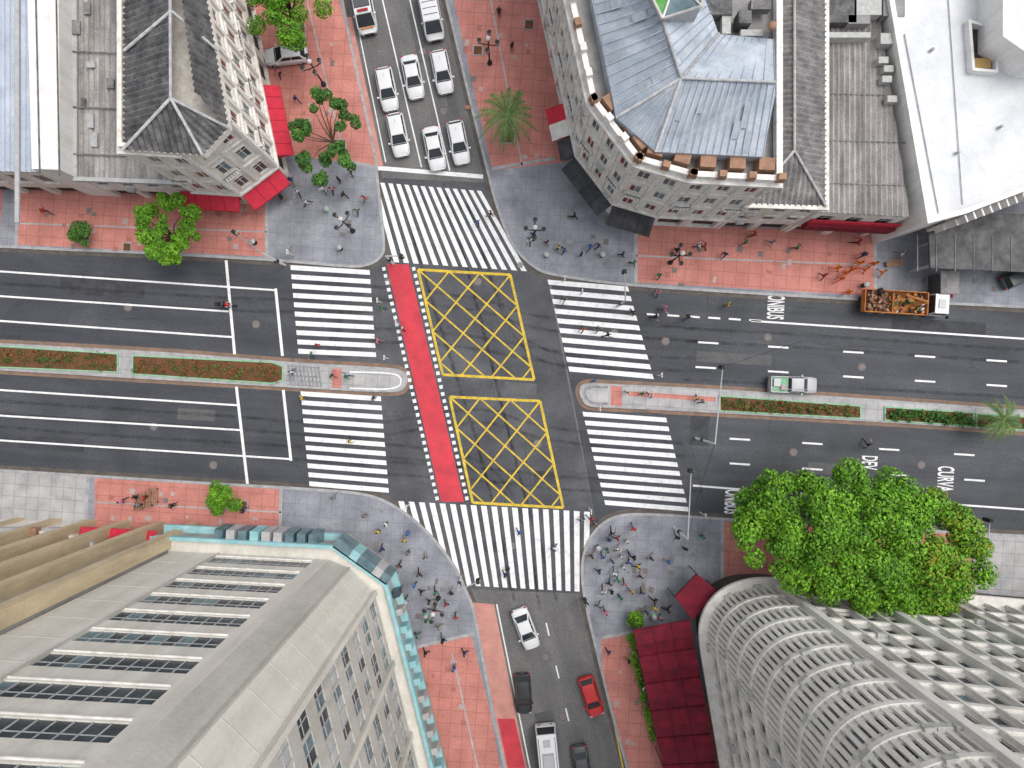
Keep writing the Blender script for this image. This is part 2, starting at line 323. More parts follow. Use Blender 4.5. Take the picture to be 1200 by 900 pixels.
def scat(reg,n,ms,smin=.3,smax=.7):
    for _ in range(int(n*.5)):
        u=random.uniform(reg[0],reg[2]);v=random.uniform(reg[1],reg[3]); w=random.uniform(smin,smax);h=random.uniform(smin,smax)
        x,y=g2(u,v); a=random.choice((-.06,-.24)); ca,sa=math.cos(a),math.sin(a); z=KZ+.014+random.random()*.02
        q.face([(x+ (i*w*ca-j*h*sa)/2,y+(i*w*sa+j*h*ca)/2,z) for i,j in ((-1,-1),(1,-1),(1,1),(-1,1))],random.choice(ms))
scat((30,245,300,292),34,[rust,rust,patchd,patchl]);scat((335,30,390,190),30,[rust,patchd,patchl,rust]);scat((545,10,640,185),36,[rust,rust,patchd,patchl])
scat((760,290,1015,335),36,[rust,rust,patchd,patchl]);scat((125,575,320,625),34,[rust,patchd,patchl]);scat((485,775,550,895),26,[rust,rust,patchd,patchl]);scat((722,760,760,890),16,[rust,patchd,patchl])
greyp=mat('grey_patch',(.3,.3,.31),(.18,.18,.19),scale=2)
scat((330,200,425,300),22,[greyp,patchd,greyp]);scat((600,210,730,320),22,[patchd,greyp]);scat((360,590,470,640),12,[patchd,greyp]);scat((480,680,530,740),14,[patchd,greyp]);scat((695,640,840,730),26,[patchd,greyp])
scat((1040,300,1190,350),12,[patchd,greyp])
q.obj('utility_covers')
q=MB()
for u,v,s in ((212,285,1.2),(262,588,1.2),(350,40,1.3),(100,276,.9),(398,172,1.2),(595,160,1.3),(960,640,2.2),(745,726,.9),(560,60,.8),(620,30,.8),(150,290,.7),(285,592,.8)):
    x,y=g2(u,v); q.box((x,y,KZ+.03),(s,s,.06),soil,-.1); q.band([(x-s/2-.05,y-s/2-.05),(x+s/2+.05,y-s/2-.05),(x+s/2+.05,y+s/2+.05),(x-s/2-.05,y+s/2+.05)],KZ,KZ+.1,.1,0,kerbm)
q.obj('tree_pits')
# ---- markings
PZ=.006
p=MB()
def line(a,b,w=.2,m=wpaint,z=PZ): p.ribbon(L2([a,b]),w,z,m)
for a,b in (((-400,290),(0,318)),((0,318),(322,340)),((-400,320),(0,347)),((0,347),(268,365)),((-400,350),(0,376)),((0,376),(272,395)),((-400,432),(0,457)),((0,457),(280,475)),((-400,462),(0,487)),((0,487),(282,504)),((-400,490),(0,516)),((0,516),(341,538))): line(a,b)
for a,b in (((265,305),(275,415)),((323,338),(331,417)),((277,453),(290,567)),((332,457),(341,540))): line(a,b,.3,z=PZ+.005)
line((433,196),(566,207),.45); line((446,-10),(494,196),.14);line((478,-10),(527,200),.14);line((412,-5),(452,190),.12)
for i in range(6): line((758+i*24,368+i*1.4),(772+i*24,369+i*1.4),.2)
line((880,376),(1200,397)); line((1200,397),(1700,430))
for x0,y0 in ((818,401),(900,406),(988,412),(1072,417),(1156,422),(1240,427)): line((x0,y0),(x0+24,y0+1.5))
for x0,y0 in ((815,430),(900,435),(988,441),(1072,446),(1156,451),(1240,456)): line((x0,y0),(x0+24,y0+1.5))
for x0,y0 in ((855,514),(940,519),(1030,526),(1118,532),(1200,538)): line((x0,y0),(x0+24,y0+1.5))
for x0,y0 in ((855,543),(940,549),(1040,556),(1130,562),(1210,567)): line((x0,y0),(x0+24,y0+1.5))
line((812,569),(862,573));line((862,573),(1200,597)); line((1200,597),(1700,630))
line((582,708),(621,900),.14);line((621,900),(700,1290),.14)
for i in range(7): line((640+i*11.5,730+i*50),(643.5+i*11.5,745+i*50),.15)
line((689,712),(706,778),.16,ypaint);line((706,778),(730,900),.16,ypaint)
line((688,716),(699,713),.3,ypaint)
p.obj('lane_markings')
def zebra(tl,tr,bl,br,n,along='u',th=.52,name='zebra_crossing'):
    m=MB(); tl,tr,bl,br=[Vector(x) for x in L2([tl,tr,bl,br])]
    for i in range(n):
        a=(i+(1-th)/2)/n; b=(i+(1+th)/2)/n
        if along=='u': q=[tl.lerp(bl,a),tr.lerp(br,a),tr.lerp(br,b),tl.lerp(bl,b)]
        else: q=[tl.lerp(tr,a),bl.lerp(br,a),bl.lerp(br,b),tl.lerp(tr,b)]
        m.face([(x.x,x.y,PZ+.004) for x in q],wpaint)
    m.obj(name)
zebra((340,308),(433,314),(350,417),(441,421),10)
zebra((352,456),(446,462),(363,572),(456,580),11)
zebra((641,325),(735,333),(668,438),(767,447),10)
zebra((682,480),(780,487),(710,594),(808,602),11)
zebra((434,213),(566,224),(459,307),(620,318),14,'v',.55)
zebra((464,587),(694,600),(492,683),(692,694),19,'v',.55)
m=MB(); m.face([(*x,PZ) for x in ccw(L2([(453,309),(479,310),(544,588),(517,588)]))],rpaint); m.obj('red_cycle_lane')
m=MB()
for (a,b) in (((449,311),(513,588)),((484,311),(548,588))):
    a,b=Vector(g2(*a)),Vector(g2(*b)); n=34
    for i in range(n):
        c=a.lerp(b,(i+.5)/n); m.ribbon([c+(b-a).normalized()*.19,c-(b-a).normalized()*.19],.36,PZ+.004,wpaint)
m.obj('cycle_lane_dashes')
m=MB(); m.face([(*x,PZ) for x in ccw(L2([(553,706),(579,708),(617,900),(593,900),(574,810)]))],rpaint2)
m.face([(*x,PZ+.004) for x in ccw(L2([(583,842),(603,842),(616,900),(595,900)]))],rpaint)
m.face([(*x,PZ) for x in ccw(L2([(593,900.1),(617,900.1),(690,1290),(672,1290)]))],rpaint2)
m.face([(*x,PZ) for x in ccw(L2([(406,20),(412,20),(449,195),(443,195)]))],rpaint2); m.obj('faded_cycle_lane')
def ybox(tl,tr,br,bl,nx=3,ny=3.4):
    m=MB(); tl,tr,br,bl=[Vector(x) for x in L2([tl,tr,br,bl])]
    f=lambda u,v: tl.lerp(tr,u).lerp(bl.lerp(br,u),v)
    def rb(a,b,w,z): m.ribbon([a,b],w,z,ypaint)
    rb(f(0,0),f(1,0),.28,PZ+.004);rb(f(0,1),f(1,1),.28,PZ+.004);rb(f(0,0),f(0,1),.28,PZ+.007);rb(f(1,0),f(1,1),.28,PZ+.007)
    for sgn in (1,-1):
        for i in range(-8,12):
            pts=[]
            for v in (0,1):
                u=(i-sgn*v*ny)/nx
                if 0<=u<=1: pts.append((u,v))
            for u in (0,1):
                v=(i-u*nx)/(sgn*ny)
                if 0<v<1: pts.append((u,v))
            if len(pts)>=2 and (Vector(pts[0])-Vector(pts[1])).length>.02: rb(f(*pts[0]),f(*pts[1]),.17,PZ+(0 if sgn==1 else .002))
    m.obj('yellow_box_junction')
ybox((490,316),(598,322),(626,445),(519,439)); ybox((527,465),(633,470),(660,595),(554,589))
def rtext(t,u,v,size,sx):
    c=bpy.data.curves.new('road_text','FONT'); c.body=t; c.size=1; c.align_x='CENTER'; c.align_y='CENTER'; c.materials.append(wpaint); c.offset=.02
    o=bpy.data.objects.new('painted_road_text',c); sc.collection.objects.link(o); x,y=g2(u,v); o.location=(x,y,.014); o.rotation_euler=(0,0,math.radians(-93)); o.scale=(sx,size,1)
rtext('ONIBUS',908,360,2.5,.72); rtext('CURVA',1107,561,2.4,.82); rtext('DEV',1018,542,2.3,.8); rtext('ONIBUS',858,588,2.5,.72)
m=MB()
tm=[[(430,335),(560,350),(640,372),(820,385)],[(430,385),(540,392),(680,415),(830,420)],[(450,495),(560,480),(640,500),(800,520)],[(440,540),(560,548),(680,560),(820,560)],
    [(470,215),(500,330),(560,520),(600,690)],[(520,215),(560,360),(610,560),(650,690)],[(545,225),(590,360),(640,410),(760,425)],[(450,520),(560,540),(610,600),(630,700)],
    [(0,332),(150,342),(300,350),(430,350)],[(0,470),(150,480),(300,490),(430,500)],[(0,500),(150,512),(300,520),(430,530)],[(800,385),(950,393),(1200,410)],[(800,445),(950,452),(1200,466)]]
for t in tm:
    for o in (0,15): m.ribbon(smooth_curve(L2([(a+o*.2,b+o) for a,b in t]),8),.34,.0045+.001*random.random(),tire)
m.obj('tyre_marks')
def median(poly,beds,name='median_strip'):
    m=MB(); m.prism(L2(poly),-.1,KZ,kerbm,lgrey); m.band(L2(poly),KZ,KZ+.02,.0,-.22,kerbm); m.obj(name)
    q=MB(); q.ribbon(L2(list(poly)+[poly[0]]),.8,.0034,gutterr); q.obj('road_gutter')
    for bd in beds:
        f=MB(); b=L2(bd); f.band(b,KZ,KZ+.14,.0,-.14,greenk); f.face([(*x,KZ+.08) for x in ccw(offset(ccw(b),-.13))],soil); e=f.obj('planter_bed')
median(smooth_curve([(-500,375),(0,402),(200,413),(340,424),(440,430),(468,433),(477,441),(476,452),(466,459),(430,459),(340,454),(150,443),(0,434),(-500,405)],3),[[(-60,402),(0,405),(140,414),(140,437),(0,431),(-60,426)],[(156,416),(320,424),(333,429),(333,446),(320,450),(156,439)]])
median(smooth_curve([(1700,515),(1200,480),(1000,466),(840,456),(720,450),(688,449),(679,455),(681,467),(690,476),(720,478),(840,484),(1000,493),(1200,506),(1700,545)],3),[[(842,463),(1008,475),(1008,491),(842,482)],[(1035,476),(1140,483),(1140,500),(1035,493)],[(1142,484),(1400,500),(1400,516),(1142,501)]])
m=MB()
for i in range(9): m.ribbon(L2([(338+i*4.4,427+i*.3),(342+i*4.4,453+i*.3)]),.2,KZ+.01,greyp)
for i in range(5): m.ribbon(L2([(337,429+i*5.5),(375,431+i*5.5)]),.14,KZ+.013,greyp)
m.ribbon(smooth_curve(L2([(410,436),(450,437),(468,441),(468,452),(450,456),(410,455)]),4),.16,KZ+.01,wpaint); m.ribbon(smooth_curve(L2([(712,454),(690,454),(685,462),(693,472),(712,473)]),4),.3,KZ+.01,greyp)
m.ribbon(L2([(722,452),(722,476)]),1.2,KZ+.008,pink); m.ribbon(L2([(735,461),(838,468)]),.5,KZ+.009,pink); m.ribbon(L2([(395,432),(395,457)]),1.0,KZ+.008,pink)
m.obj('median_markings')
# ------------------------------------------------------------------ foliage
def leaves(name,cl,n,size,mt,parent=None,flat=.5):
    cl=np.array(cl,float); w=cl[:,3]**2; w/=w.sum(); idx=rng.choice(len(cl),n,p=w)
    d=rng.normal(size=(n,3)); d/=np.linalg.norm(d,axis=1)[:,None]; rr=rng.random(n)**.28
    c=cl[idx,:3]+d*(cl[idx,3]*rr)[:,None]*np.array([1,1,.75])
    nr=d*.9+rng.normal(size=(n,3))*.5+np.array([0,0,flat]); nr/=np.linalg.norm(nr,axis=1)[:,None]
    t=np.cross(nr,rng.normal(size=(n,3))); t/=np.linalg.norm(t,axis=1)[:,None]; b=np.cross(nr,t)
    s=(size*(.6+.8*rng.random(n)))[:,None]
    V=np.stack([c-t*s*.5,c+b*s*.3+nr*s*.05,c+t*s*.5,c-b*s*.3+nr*s*.05],1).reshape(-1,3)
    me=bpy.data.meshes.new(name); me.vertices.add(4*n); me.vertices.foreach_set('co',V.ravel()); me.loops.add(4*n); me.loops.foreach_set('vertex_index',np.arange(4*n,dtype=np.int32))
    me.polygons.add(n); me.polygons.foreach_set('loop_start',np.arange(0,4*n,4,dtype=np.int32)); me.polygons.foreach_set('loop_total',np.full(n,4,dtype=np.int32)); me.update(calc_edges=True)
    me.materials.append(mt); return place(me,name,parent=parent)
def tree(name,base,cl,n,size,mt,rt=.25,extra=None):
    e=empty(name); m=MB(); cx=sum(c[0] for c in cl)/len(cl);cy=sum(c[1] for c in cl)/len(cl);cz=min(c[2] for c in cl)
    b=Vector(base); fork=Vector((b.x*.6+cx*.4,b.y*.6+cy*.4,max(.8,cz*.5)))
    m.tube([b,b.lerp(fork,.5)+Vector((.1,0,0)),fork],[rt*1.3,rt,rt*.85],bark,10)
    for c in cl[::max(1,len(cl)//14)]:
        c=Vector(c[:3]); mid=fork.lerp(c,.5)+Vector((random.uniform(-.3,.3),random.uniform(-.3,.3),.3)); m.tube([fork,mid,c],[rt*.6,rt*.35,rt*.12],bark,6)
    m.obj('trunk_and_limbs',e); leaves('crown',cl,n,size,mt,e)
    if extra: leaves('crown_flush',extra[0],extra[1],size,extra[2],e)
    return e
def inpoly(x,y,P):
    c=False
    for i in range(len(P)):
        a,b=P[i],P[i-1]
        if (a[1]>y)!=(b[1]>y) and x<(b[0]-a[0])*(y-a[1])/(b[1]-a[1])+a[0]: c=not c
    return c
out=[(868,575),(890,550),(925,540),(970,548),(1010,546),(1050,556),(1085,575),(1120,590),(1150,628),(1165,655),(1160,690),(1130,715),(1085,733),(1030,728),(975,708),(930,695),(890,672),(862,640),(852,610)]
cl=[]
while len(cl)<260:
    u=random.uniform(850,1170);v=random.uniform(538,738)
    if not inpoly(u,v,out): continue
    rr=min(1,((u-1008)/165)**2+((v-638)/105)**2)
    uu=1008+(u-1008)*.94; vv=638+(v-638)*.92
    cl.append((*G(uu,vv,8+5.5*math.sqrt(1-rr)+random.uniform(-1.0,.7)),random.uniform(.55,1.5)))
ycl=[c for c in cl if (c[0]*814/(74-c[2])+600)>1085][:30]
tree('large_street_tree',G(960,640),cl,92000,.31,leafA,.5,(ycl,4000,leafY))
def blob(u,v,z,R,k,rc):
    c=G(u,v,z); o=[]
    for _ in range(k):
        a=random.uniform(0,6.28);q=R*math.sqrt(random.random()); o.append((c.x+q*math.cos(a),c.y+q*math.sin(a),z+random.uniform(-.6,.7)+(R-q)*.35,random.uniform(*rc)))
    return o
tree('street_tree',G(212,285),blob(196,268,5,3.1,34,(.45,.95)),13000,.24,leafA,.16)
tree('street_tree',G(262,588),blob(262,585,3,1.6,18,(.4,.75)),5500,.2,leafA,.1)
tree('street_tree',G(350,40),blob(335,8,6.5,3.9,36,(.7,1.3)),15000,.26,leafA,.2)
tree('small_tree',G(100,276),blob(97,272,1.8,1.1,12,(.35,.6)),2400,.2,leafD,.07)
sp=[]
for u,v,k,R in ((380,122,6,1.2),(408,146,5,1.0),(352,160,6,1.2),(395,185,8,1.3),(362,190,5,.9),(375,208,3,.6),(345,145,3,.6),(398,120,3,.5),(410,190,3,.5)): sp+=blob(u,v,6,R,k,(.35,.65))
random.shuffle(sp); tree('sparse_street_tree',G(398,172),sp,9000,.26,leafD,.13)
tree('shrub',G(745,726),blob(745,724,1.2,.8,8,(.35,.6)),1500,.2,leafA,.05)
def palm(name,base,h,L,nf):
    e=empty(name); b=Vector(base); m=MB(); m.tube([b,b+Vector((.05,0,h*.5)),b+Vector((0,.05,h))],[.22,.17,.16],bark,10); m.obj('trunk',e)
    f=MB(); top=b+Vector((0,0,h))
    for i in range(nf):
        a=2*math.pi*i/nf+random.uniform(-.15,.15); el=random.uniform(.1,.9); d=Vector((math.cos(a),math.sin(a),0)); l=L*random.uniform(.8,1.12); pts=[]
        for k in range(11):
            t=k/10; pts.append(top+d*l*t*(1-.15*t*el)+Vector((0,0,l*(el*.8*t-1.15*t*t*(.5+el*.5)))))
        f.tube(pts,[.05*(1-k/11)+.01 for k in range(11)],leafP,4)
        sd=Vector((-d.y,d.x,0))
        for k in range(2,40):
            t=k/40; i0=min(9,int(t*10)); q=pts[i0].lerp(pts[i0+1],t*10-i0); w=.6*math.sin(math.pi*min(1,t*.85+.15))*L/3
            for sg in (-1,1):
                tip=q+sd*sg*w*.75*random.uniform(.8,1.1)+d*w*.6+Vector((0,0,-.25*w)); f.face([q-d*.022,tip,q+d*.045],leafP)
    f.obj('fronds',e)
palm('palm_tree',G(595,160),6.0,3.5,20); palm('palm_tree',G(1148,490),3.6,2.9,18)
def plants(poly,n,mt,zz=.35,sz=.18,name='flower_bed_plants'):
    P=poly; cl=[]
    us=[a[0] for a in P];vs=[a[1] for a in P]
    while len(cl)<n//12:
        u=random.uniform(min(us),max(us));v=random.uniform(min(vs),max(vs))
        if inpoly(u,v,P): cl.append((*g2(u,v),zz+random.uniform(-.1,.15),random.uniform(.15,.4)))
    leaves(name,cl,n,sz,mt)
redl=mat('reddish_plants',(.28,.08,.04),(.18,.14,.03),scale=2,island=.4)
plants([(-50,406),(138,416),(138,434),(-50,424)],1300,leafD);plants([(-50,406),(138,416),(138,434),(-50,424)],900,redl)
plants([(158,419),(325,428),(325,446),(158,436)],900,redl);plants([(158,419),(325,428),(325,446),(158,436)],700,leafD)
plants([(846,467),(1004,478),(1004,488),(846,479)],1300,leafD);plants([(1037,479),(1138,486),(1138,498),(1037,491)],1500,leafD,.5,.25);plants([(846,467),(1004,478),(1004,488),(846,479)],1000,redl);plants([(1145,488),(1395,504),(1395,513),(1145,498)],1500,leafD,.5,.25)
plants([(734,742),(742,738),(768,860),(760,862)],2600,leafA,1.2,.22,'hedge')
# ------------------------------------------------------------------ buildings
def centroid(poly): return (sum(p[0] for p in poly)/len(poly),sum(p[1] for p in poly)/len(poly))
def edges_facade(B,poly,idx,z0,z1,bay,nf,**k):
    c=centroid(poly)
    for i in idx:
        a=poly[i];b=poly[(i+1)%len(poly)]; L=math.dist(a,b); facade(B,a,b,c,z0,z1,max(1,round(L/bay)),nf,**k)
def plain(B,poly,idx,z0,z1,m,part='walls'):
    for i in idx:
        a=poly[i];b=poly[(i+1)%len(poly)]; B[part].face([(*a,z0),(*b,z0),(*b,z1),(*a,z1)],m)
def awning(name,a,b,dep,z,m,inside,drop=.9,stripes=None):
    a=Vector(a);b=Vector(b);d=(b-a).normalized();n=Vector((d.y,-d.x))
    if n.dot(Vector(inside)-a)>0:n=-n
    mb=MB(); k=max(1,int((b-a).length/1.2))
    for i in range(k):
        p=a.lerp(b,i/k);q=a.lerp(b,(i+1)/k); mm=m if not stripes else stripes[i%len(stripes)]
        o=n*dep
        mb.face([(*p,z),(*q,z),(*(q+o),z-drop),(*(p+o),z-drop)],mm); mb.face([(*(p+o),z-drop),(*(q+o),z-drop),(*(q+o),z-drop-.25),(*(p+o),z-drop-.25)],mm)
        mb.tube([(*p,z+.02),(*(p+o),z-drop+.02)],.03,mm,5)
    for p in (a,b): mb.face([(*p,z),(*(p+n*dep),z-drop),(*p,z-drop)],m)
    mb.obj(name)
def pilasters(B,poly,idx,bay,z0,z1,m,w=.32):
    for i in idx:
        a=Vector(poly[i]);b=Vector(poly[i+1]); L=(b-a).length; n=max(1,round(L/bay)); d=(b-a).normalized(); nn=Vector((d.y,-d.x)); an=math.atan2(d.y,d.x)
        for k in range(n+1):
            c=a.lerp(b,k/n); B['pilasters'].box((c.x+nn.x*.04,c.y+nn.y*.04,(z0+z1)/2),(w,.3,z1-z0),m,an)
# A: NW corner block
A=Building('ornate_corner_building'); pa=L2([(249,-60),(249,237),(300,240),(340,210),(285,-60)]); ca=centroid(pa)
gm3=[glass,glass,glassb,frame]
edges_facade(A,pa,[1,2,3],0,4.3,3.2,1,wf=.7,hf=.7,vb=.05,rec=.4,wall=stucco,gl=shopd,fr=frame,mull=1,sill=False)
edges_facade(A,pa,[1,2,3],4.3,16.8,2.2,3,wf=.42,hf=.56,vb=.2,rec=.14,wall=stucco,gl=gm3,fr=trim,mull=1,balc=(1,),hood=True)
pilasters(A,pa,[1,2,3],2.2,4.5,16.5,stucco2)
plain(A,pa,[0,4],0,16.8,stucco)
A['roof_terrace'].face([(*p,16.8) for p in pa],froof)
for z,o,h in ((4.2,.3,.3),(8.4,.2,.2),(12.6,.2,.2),(16.6,.5,.45)): A['cornices'].band(pa,z,z+h,o,-.1,trim)
A['cornices'].band(pa,17.05,17.7,.1,-.25,stucco)
ev=[G(145,-90,17.6),G(145,176,17.6),G(238,182,17.6),G(268,150,17.6),G(228,-90,17.6)]; ap=G(201,116,20.3); rb=G(200,-100,20.3)
A['roof'].prism([(p.x,p.y) for p in ev],16.81,17.6,stucco)
for q in ([ev[0],ev[1],ap,rb],[ev[1],ev[2],ap],[ev[2],ev[3],ap],[ev[3],ev[4],rb,ap]): corr(A['roof'],[v+Vector((0,0,.05)) for v in q],corr_d,.5,.09)
for a,b in ((ev[1],ap),(ev[2],ap),(ev[3],ap),(ap,rb),(G(147,60,17.9),G(202,14,20.3)),(G(256,60,17.9),G(202,14,20.3))): A['roof_ridges'].tube([a+Vector((0,0,.15)),b+Vector((0,0,.15))],.13,ridgem,6)
A.done()
awning('red_awning',pa[2],pa[3],1.7,4.0,redaw,ca); awning('red_awning',Vector(pa[3]).lerp(Vector(pa[4]),.05),Vector(pa[3]).lerp(Vector(pa[4]),.34),1.6,4.0,redaw,ca); awning('red_awning',Vector(pa[1]).lerp(Vector(pa[2]),-.35),Vector(pa[1]).lerp(Vector(pa[2]),.9),1.5,3.9,redaw,ca)
def lowb(name,poly,z,roofm,wallm=stucco2,fall=(0,1,0),pitch=.5,nf=2,fidx=(),bay=3.5):
    B=Building(name); P=L2(poly); n=len(P)
    plain(B,P,[i for i in range(n) if i not in fidx],0,z,wallm)
    if fidx:
        edges_facade(B,P,fidx,0,3.6,bay,1,wf=.8,hf=.75,vb=.02,rec=.4,wall=wallm,gl=shopd,fr=frame,mull=0,sill=False)
        edges_facade(B,P,fidx,3.6,z,bay*.7,nf,wf=.5,hf=.55,rec=.15,wall=wallm,gl=glass,fr=framew,sill=True,ac=.2)
    if roofm in (wroof,froof): B['roof'].face([(*p,z) for p in P],roofm)
    else: corr(B['roof'],[(*p,z+.1) for p in P],roofm,pitch,.1,fall)
    return B
B=lowb('low_warehouse_building',[(139,-80),(139,231),(248.5,235),(248.5,-80)],7,corr_l,fidx=(1,),nf=1)
B['gutter'].band(L2([(139,-80),(139,231),(248.5,235),(248.5,-80)]),6.7,7.2,.35,-.05,framew)
for k in range(9): B['roof_plant'].box((*G(75+random.random()*68,10+k*22,7.3)[:2],7.3),(random.uniform(.4,.9),random.uniform(.5,1.4),.15),random.choice((corr_d,corr_g,framew)))
for v in (60,125,180): a=G(77,v,7.3);b=G(147,v+3,7.3); B['roof_plant'].tube([a+Vector((0,0,.03)),b+Vector((0,0,.03))],.07,corr_g,5)
B.done()
B=lowb('blue_roof_building',[(-200,-80),(-200,222),(108,229),(100,-80)],8,corr_b,fidx=(1,),nf=1,wallm=stucco)
B['parapet'].hexa([Vector((*g2(u,v),z)) for z in (0,9.3) for u,v in ((108,229.5),(137,230.5),(134,-80),(100,-80))],whiteb)
B['gutter'].box((*G(20,100,8.2)[:2],8.15),(.4,26,.2),framew)
for a,b in (((42,-20),(47,203)),((66,-20),(70,206))): p0=G(*a,9.3);p1=G(*b,9.3); B['parapet'].tube([p0+Vector((0,0,.06)),p1+Vector((0,0,.06))],.08,corr_g,5)
B.done()
# B: NE corner block
Bd=Building('ornate_hotel_building'); pb=L2([(614,-70),(672,198),(712,250),(760,264),(838,268),(838,-70)]); cb=centroid(pb)
edges_facade(Bd,pb,[0,1,2,3],0,4.5,3,1,wf=.72,hf=.7,vb=.05,rec=.4,wall=stucco2,gl=shopd,fr=frame,mull=1,sill=False)
edges_facade(Bd,pb,[0,1,2,3],4.5,17,2.15,3,wf=.42,hf=.58,vb=.18,rec=.14,wall=stucco2,gl=gm3,fr=trim,balc=(1,),hood=True,ac=.08)
plain(Bd,pb,[4,5],0,17,stucco2)
for z,o,h in ((4.3,.3,.3),(8.6,.22,.2),(12.8,.22,.2),(16.8,.5,.45)): Bd['cornices'].band(pb,z,z+h,o,-.1,trim)
Bd['cornices'].band(pb,17.25,18.0,.15,-.3,stucco2)
Bd['roof_terrace'].face([(*p,17.0) for p in pb],froof)
pilasters(Bd,pb,[0,1,2,3],2.15,4.7,16.7,trim)
for i in (0,1,2,3):
    a=Vector(pb[i]);b=Vector(pb[i+1]); L=(b-a).length; n=max(1,round(L/2.15)); d=(b-a).normalized(); nn=Vector((d.y,-d.x)); an=math.atan2(d.y,d.x)
    for k in range(n+1):
        c=a.lerp(b,k/n); Bd['attic'].box((c.x-nn.x*.05,c.y-nn.y*.05,18.1),(.7,.6,.9),brown if (i>=2 or k%3==0) else stucco2,an,.85)
    if i>=1:
        for k in range(n):
            c=a.lerp(b,(k+.5)/n); Bd['attic'].box((c.x-nn.x*1.1,c.y-nn.y*1.1,17.6),(1.4,1.1,1.2),brown,an,.9)
e=[G(680,-80,18.4),G(694,0,18.4),G(722,138,18.4),G(768,178,18.4),G(894,184,18.4),G(909,110,18.4),G(906,46,18.4),G(842,40,18.4),G(800,-80,18.4)]
apx=G(798,92,21.6); rg=G(908,97,20.2); tp=G(742,-80,21.6)
Bd['roof'].prism([(p.x,p.y) for p in e],17.01,18.35,zinc)
for q in ([e[0],e[2],apx,tp],[e[2],e[3],apx],[e[3],e[4],rg,apx],[apx,rg,e[6],e[7]],[tp,apx,e[7],e[8]]):
    Bd['roof'].face([v+Vector((0,0,.02)) for v in q],zinc)
zinc2=mat('metal_roof_patched_sheet',(.42,.46,.50),(.30,.34,.38),scale=.8,stain=(.5,.2))
def seams(q,n,part,m=zinc,r=.045):
    for i in range(n+1):
        t=i/n; part.tube([q[0].lerp(q[1],t)+Vector((0,0,.06)),q[3].lerp(q[2],t)+Vector((0,0,.06))],r,m,4)
    for k in range(int(n*.6)):
        i=random.randrange(n); v0=random.uniform(0,.7); v1=v0+random.uniform(.1,.3); f=lambda u,v: q[0].lerp(q[1],u).lerp(q[3].lerp(q[2],u),v)+Vector((0,0,.035))
        part.face([f(i/n,v0),f((i+1)/n,v0),f((i+1)/n,v1),f(i/n,v1)],zinc2)
seams([e[0],e[2],apx,tp],18,Bd['roof_seams']);seams([e[2],e[3],apx,apx],6,Bd['roof_seams']);seams([e[3],e[4],rg,apx],15,Bd['roof_seams']);seams([e[7],e[6],rg,apx],8,Bd['roof_seams']);seams([e[8],e[7],apx,tp],14,Bd['roof_seams'])
for a,b in ((e[2],apx),(e[3],apx),(apx,rg),(apx,tp),(apx,e[7])): Bd['roof_seams'].tube([a+Vector((0,0,.1)),b+Vector((0,0,.1))],.12,ridgem,6)
sk=[G(u,v,19.5) for u,v in ((752,-20),(812,-20),(812,28),(768,42),(752,10))]
gm=mat('green_translucent_sheet',(.10,.36,.08),(.2,.45,.15),scale=1)
Bd['skylight'].prism([(p.x,p.y) for p in sk],17,22.0,framew,framew); cs=sum(sk,Vector())/5
for i in range(5):
    a=sk[i];b=sk[(i+1)%5]; Bd['skylight'].face([(a.x,a.y,22.02),(b.x,b.y,22.02),(cs.x,cs.y,23)],gm if i in (0,4,3) else glassb); Bd['skylight'].tube([(a.x,a.y,22.1),(cs.x,cs.y,23.05)],.08,trim,5); Bd['skylight'].tube([(a.x,a.y,22.1),(b.x,b.y,22.1)],.12,trim,5)
for u,v,s in ((840,12,(2.2,1.2,1)),(870,25,(1,1,1.4)),(890,8,(1.6,.8,.8)),(850,30,(.7,1.6,.6)),(880,40,(1.8,.5,.5)),(825,-5,(1,2,.8))): Bd['roof_plant'].box((*G(u,v,18)[:2],18),s,random.choice((corr_d,acm,corr_g)))
Bd['roof_plant'].tube([G(905,30,18),G(905,30,20)],.35,brown,10)
Bd.done()
awning('black_awning',Vector(pb[0]).lerp(Vector(pb[1]),.92),pb[1],1.6,4.3,blackaw,cb,.6);awning('black_awning',pb[1],pb[2],1.9,4.3,blackaw,cb,.6); awning('black_awning',pb[2],Vector(pb[2]).lerp(Vector(pb[3]),.98),2.1,4.3,blackaw,cb,.6)
awning('striped_awning',Vector(pb[0]).lerp(Vector(pb[1]),.78),Vector(pb[0]).lerp(Vector(pb[1]),.91),2.0,4.2,redaw,cb,.8,[redaw,trim,mat('green_awning_fabric',(.03,.3,.12))])
# J1
z=10.2
J=Building('dark_hip_roof_building'); pj=L2([(838.5,-80),(838.5,268.5),(917,271),(917,-80)]); cj=centroid(pj)
edges_facade(J,pj,[1],0,4,3,1,wf=.8,hf=.75,vb=.02,rec=.4,wall=stucco,gl=shopd,fr=frame,mull=0,sill=False)
edges_facade(J,pj,[1],4,z,2.2,2,wf=.5,hf=.55,wall=stucco,gl=glass,fr=frame,hood=True,ac=.2)
plain(J,pj,[0,2,3],0,z,stucco)
c0,c1,c2,c3=[Vector((*p,z)) for p in (pj[1],pj[2],pj[3],pj[0])]; ax=(c0+c1)/2+Vector((0,4.5,1.6)); ay=(c2+c3)/2+Vector((0,0,1.6))
for q in ([c0,c1,ax],[c1,c2,ay,ax],[c3,c0,ax,ay]): corr(J['roof'],q,corr_g,.5,.09)
for a,b in ((c0,ax),(c1,ax),(ax,ay)): J['roof_ridges'].tube([a+Vector((0,0,.12)),b+Vector((0,0,.12))],.13,ridgem,6)
J['roof_ridges'].band(pj,z-.25,z+.05,.3,-.1,trim)
J.done()
B=lowb('light_roof_shop_building',[(918,-80),(918,272),(1012,277),(958,-80)],8.5,corr_l,fidx=(1,),nf=1)
P8=lambda u,v: G(u,v,8.5)
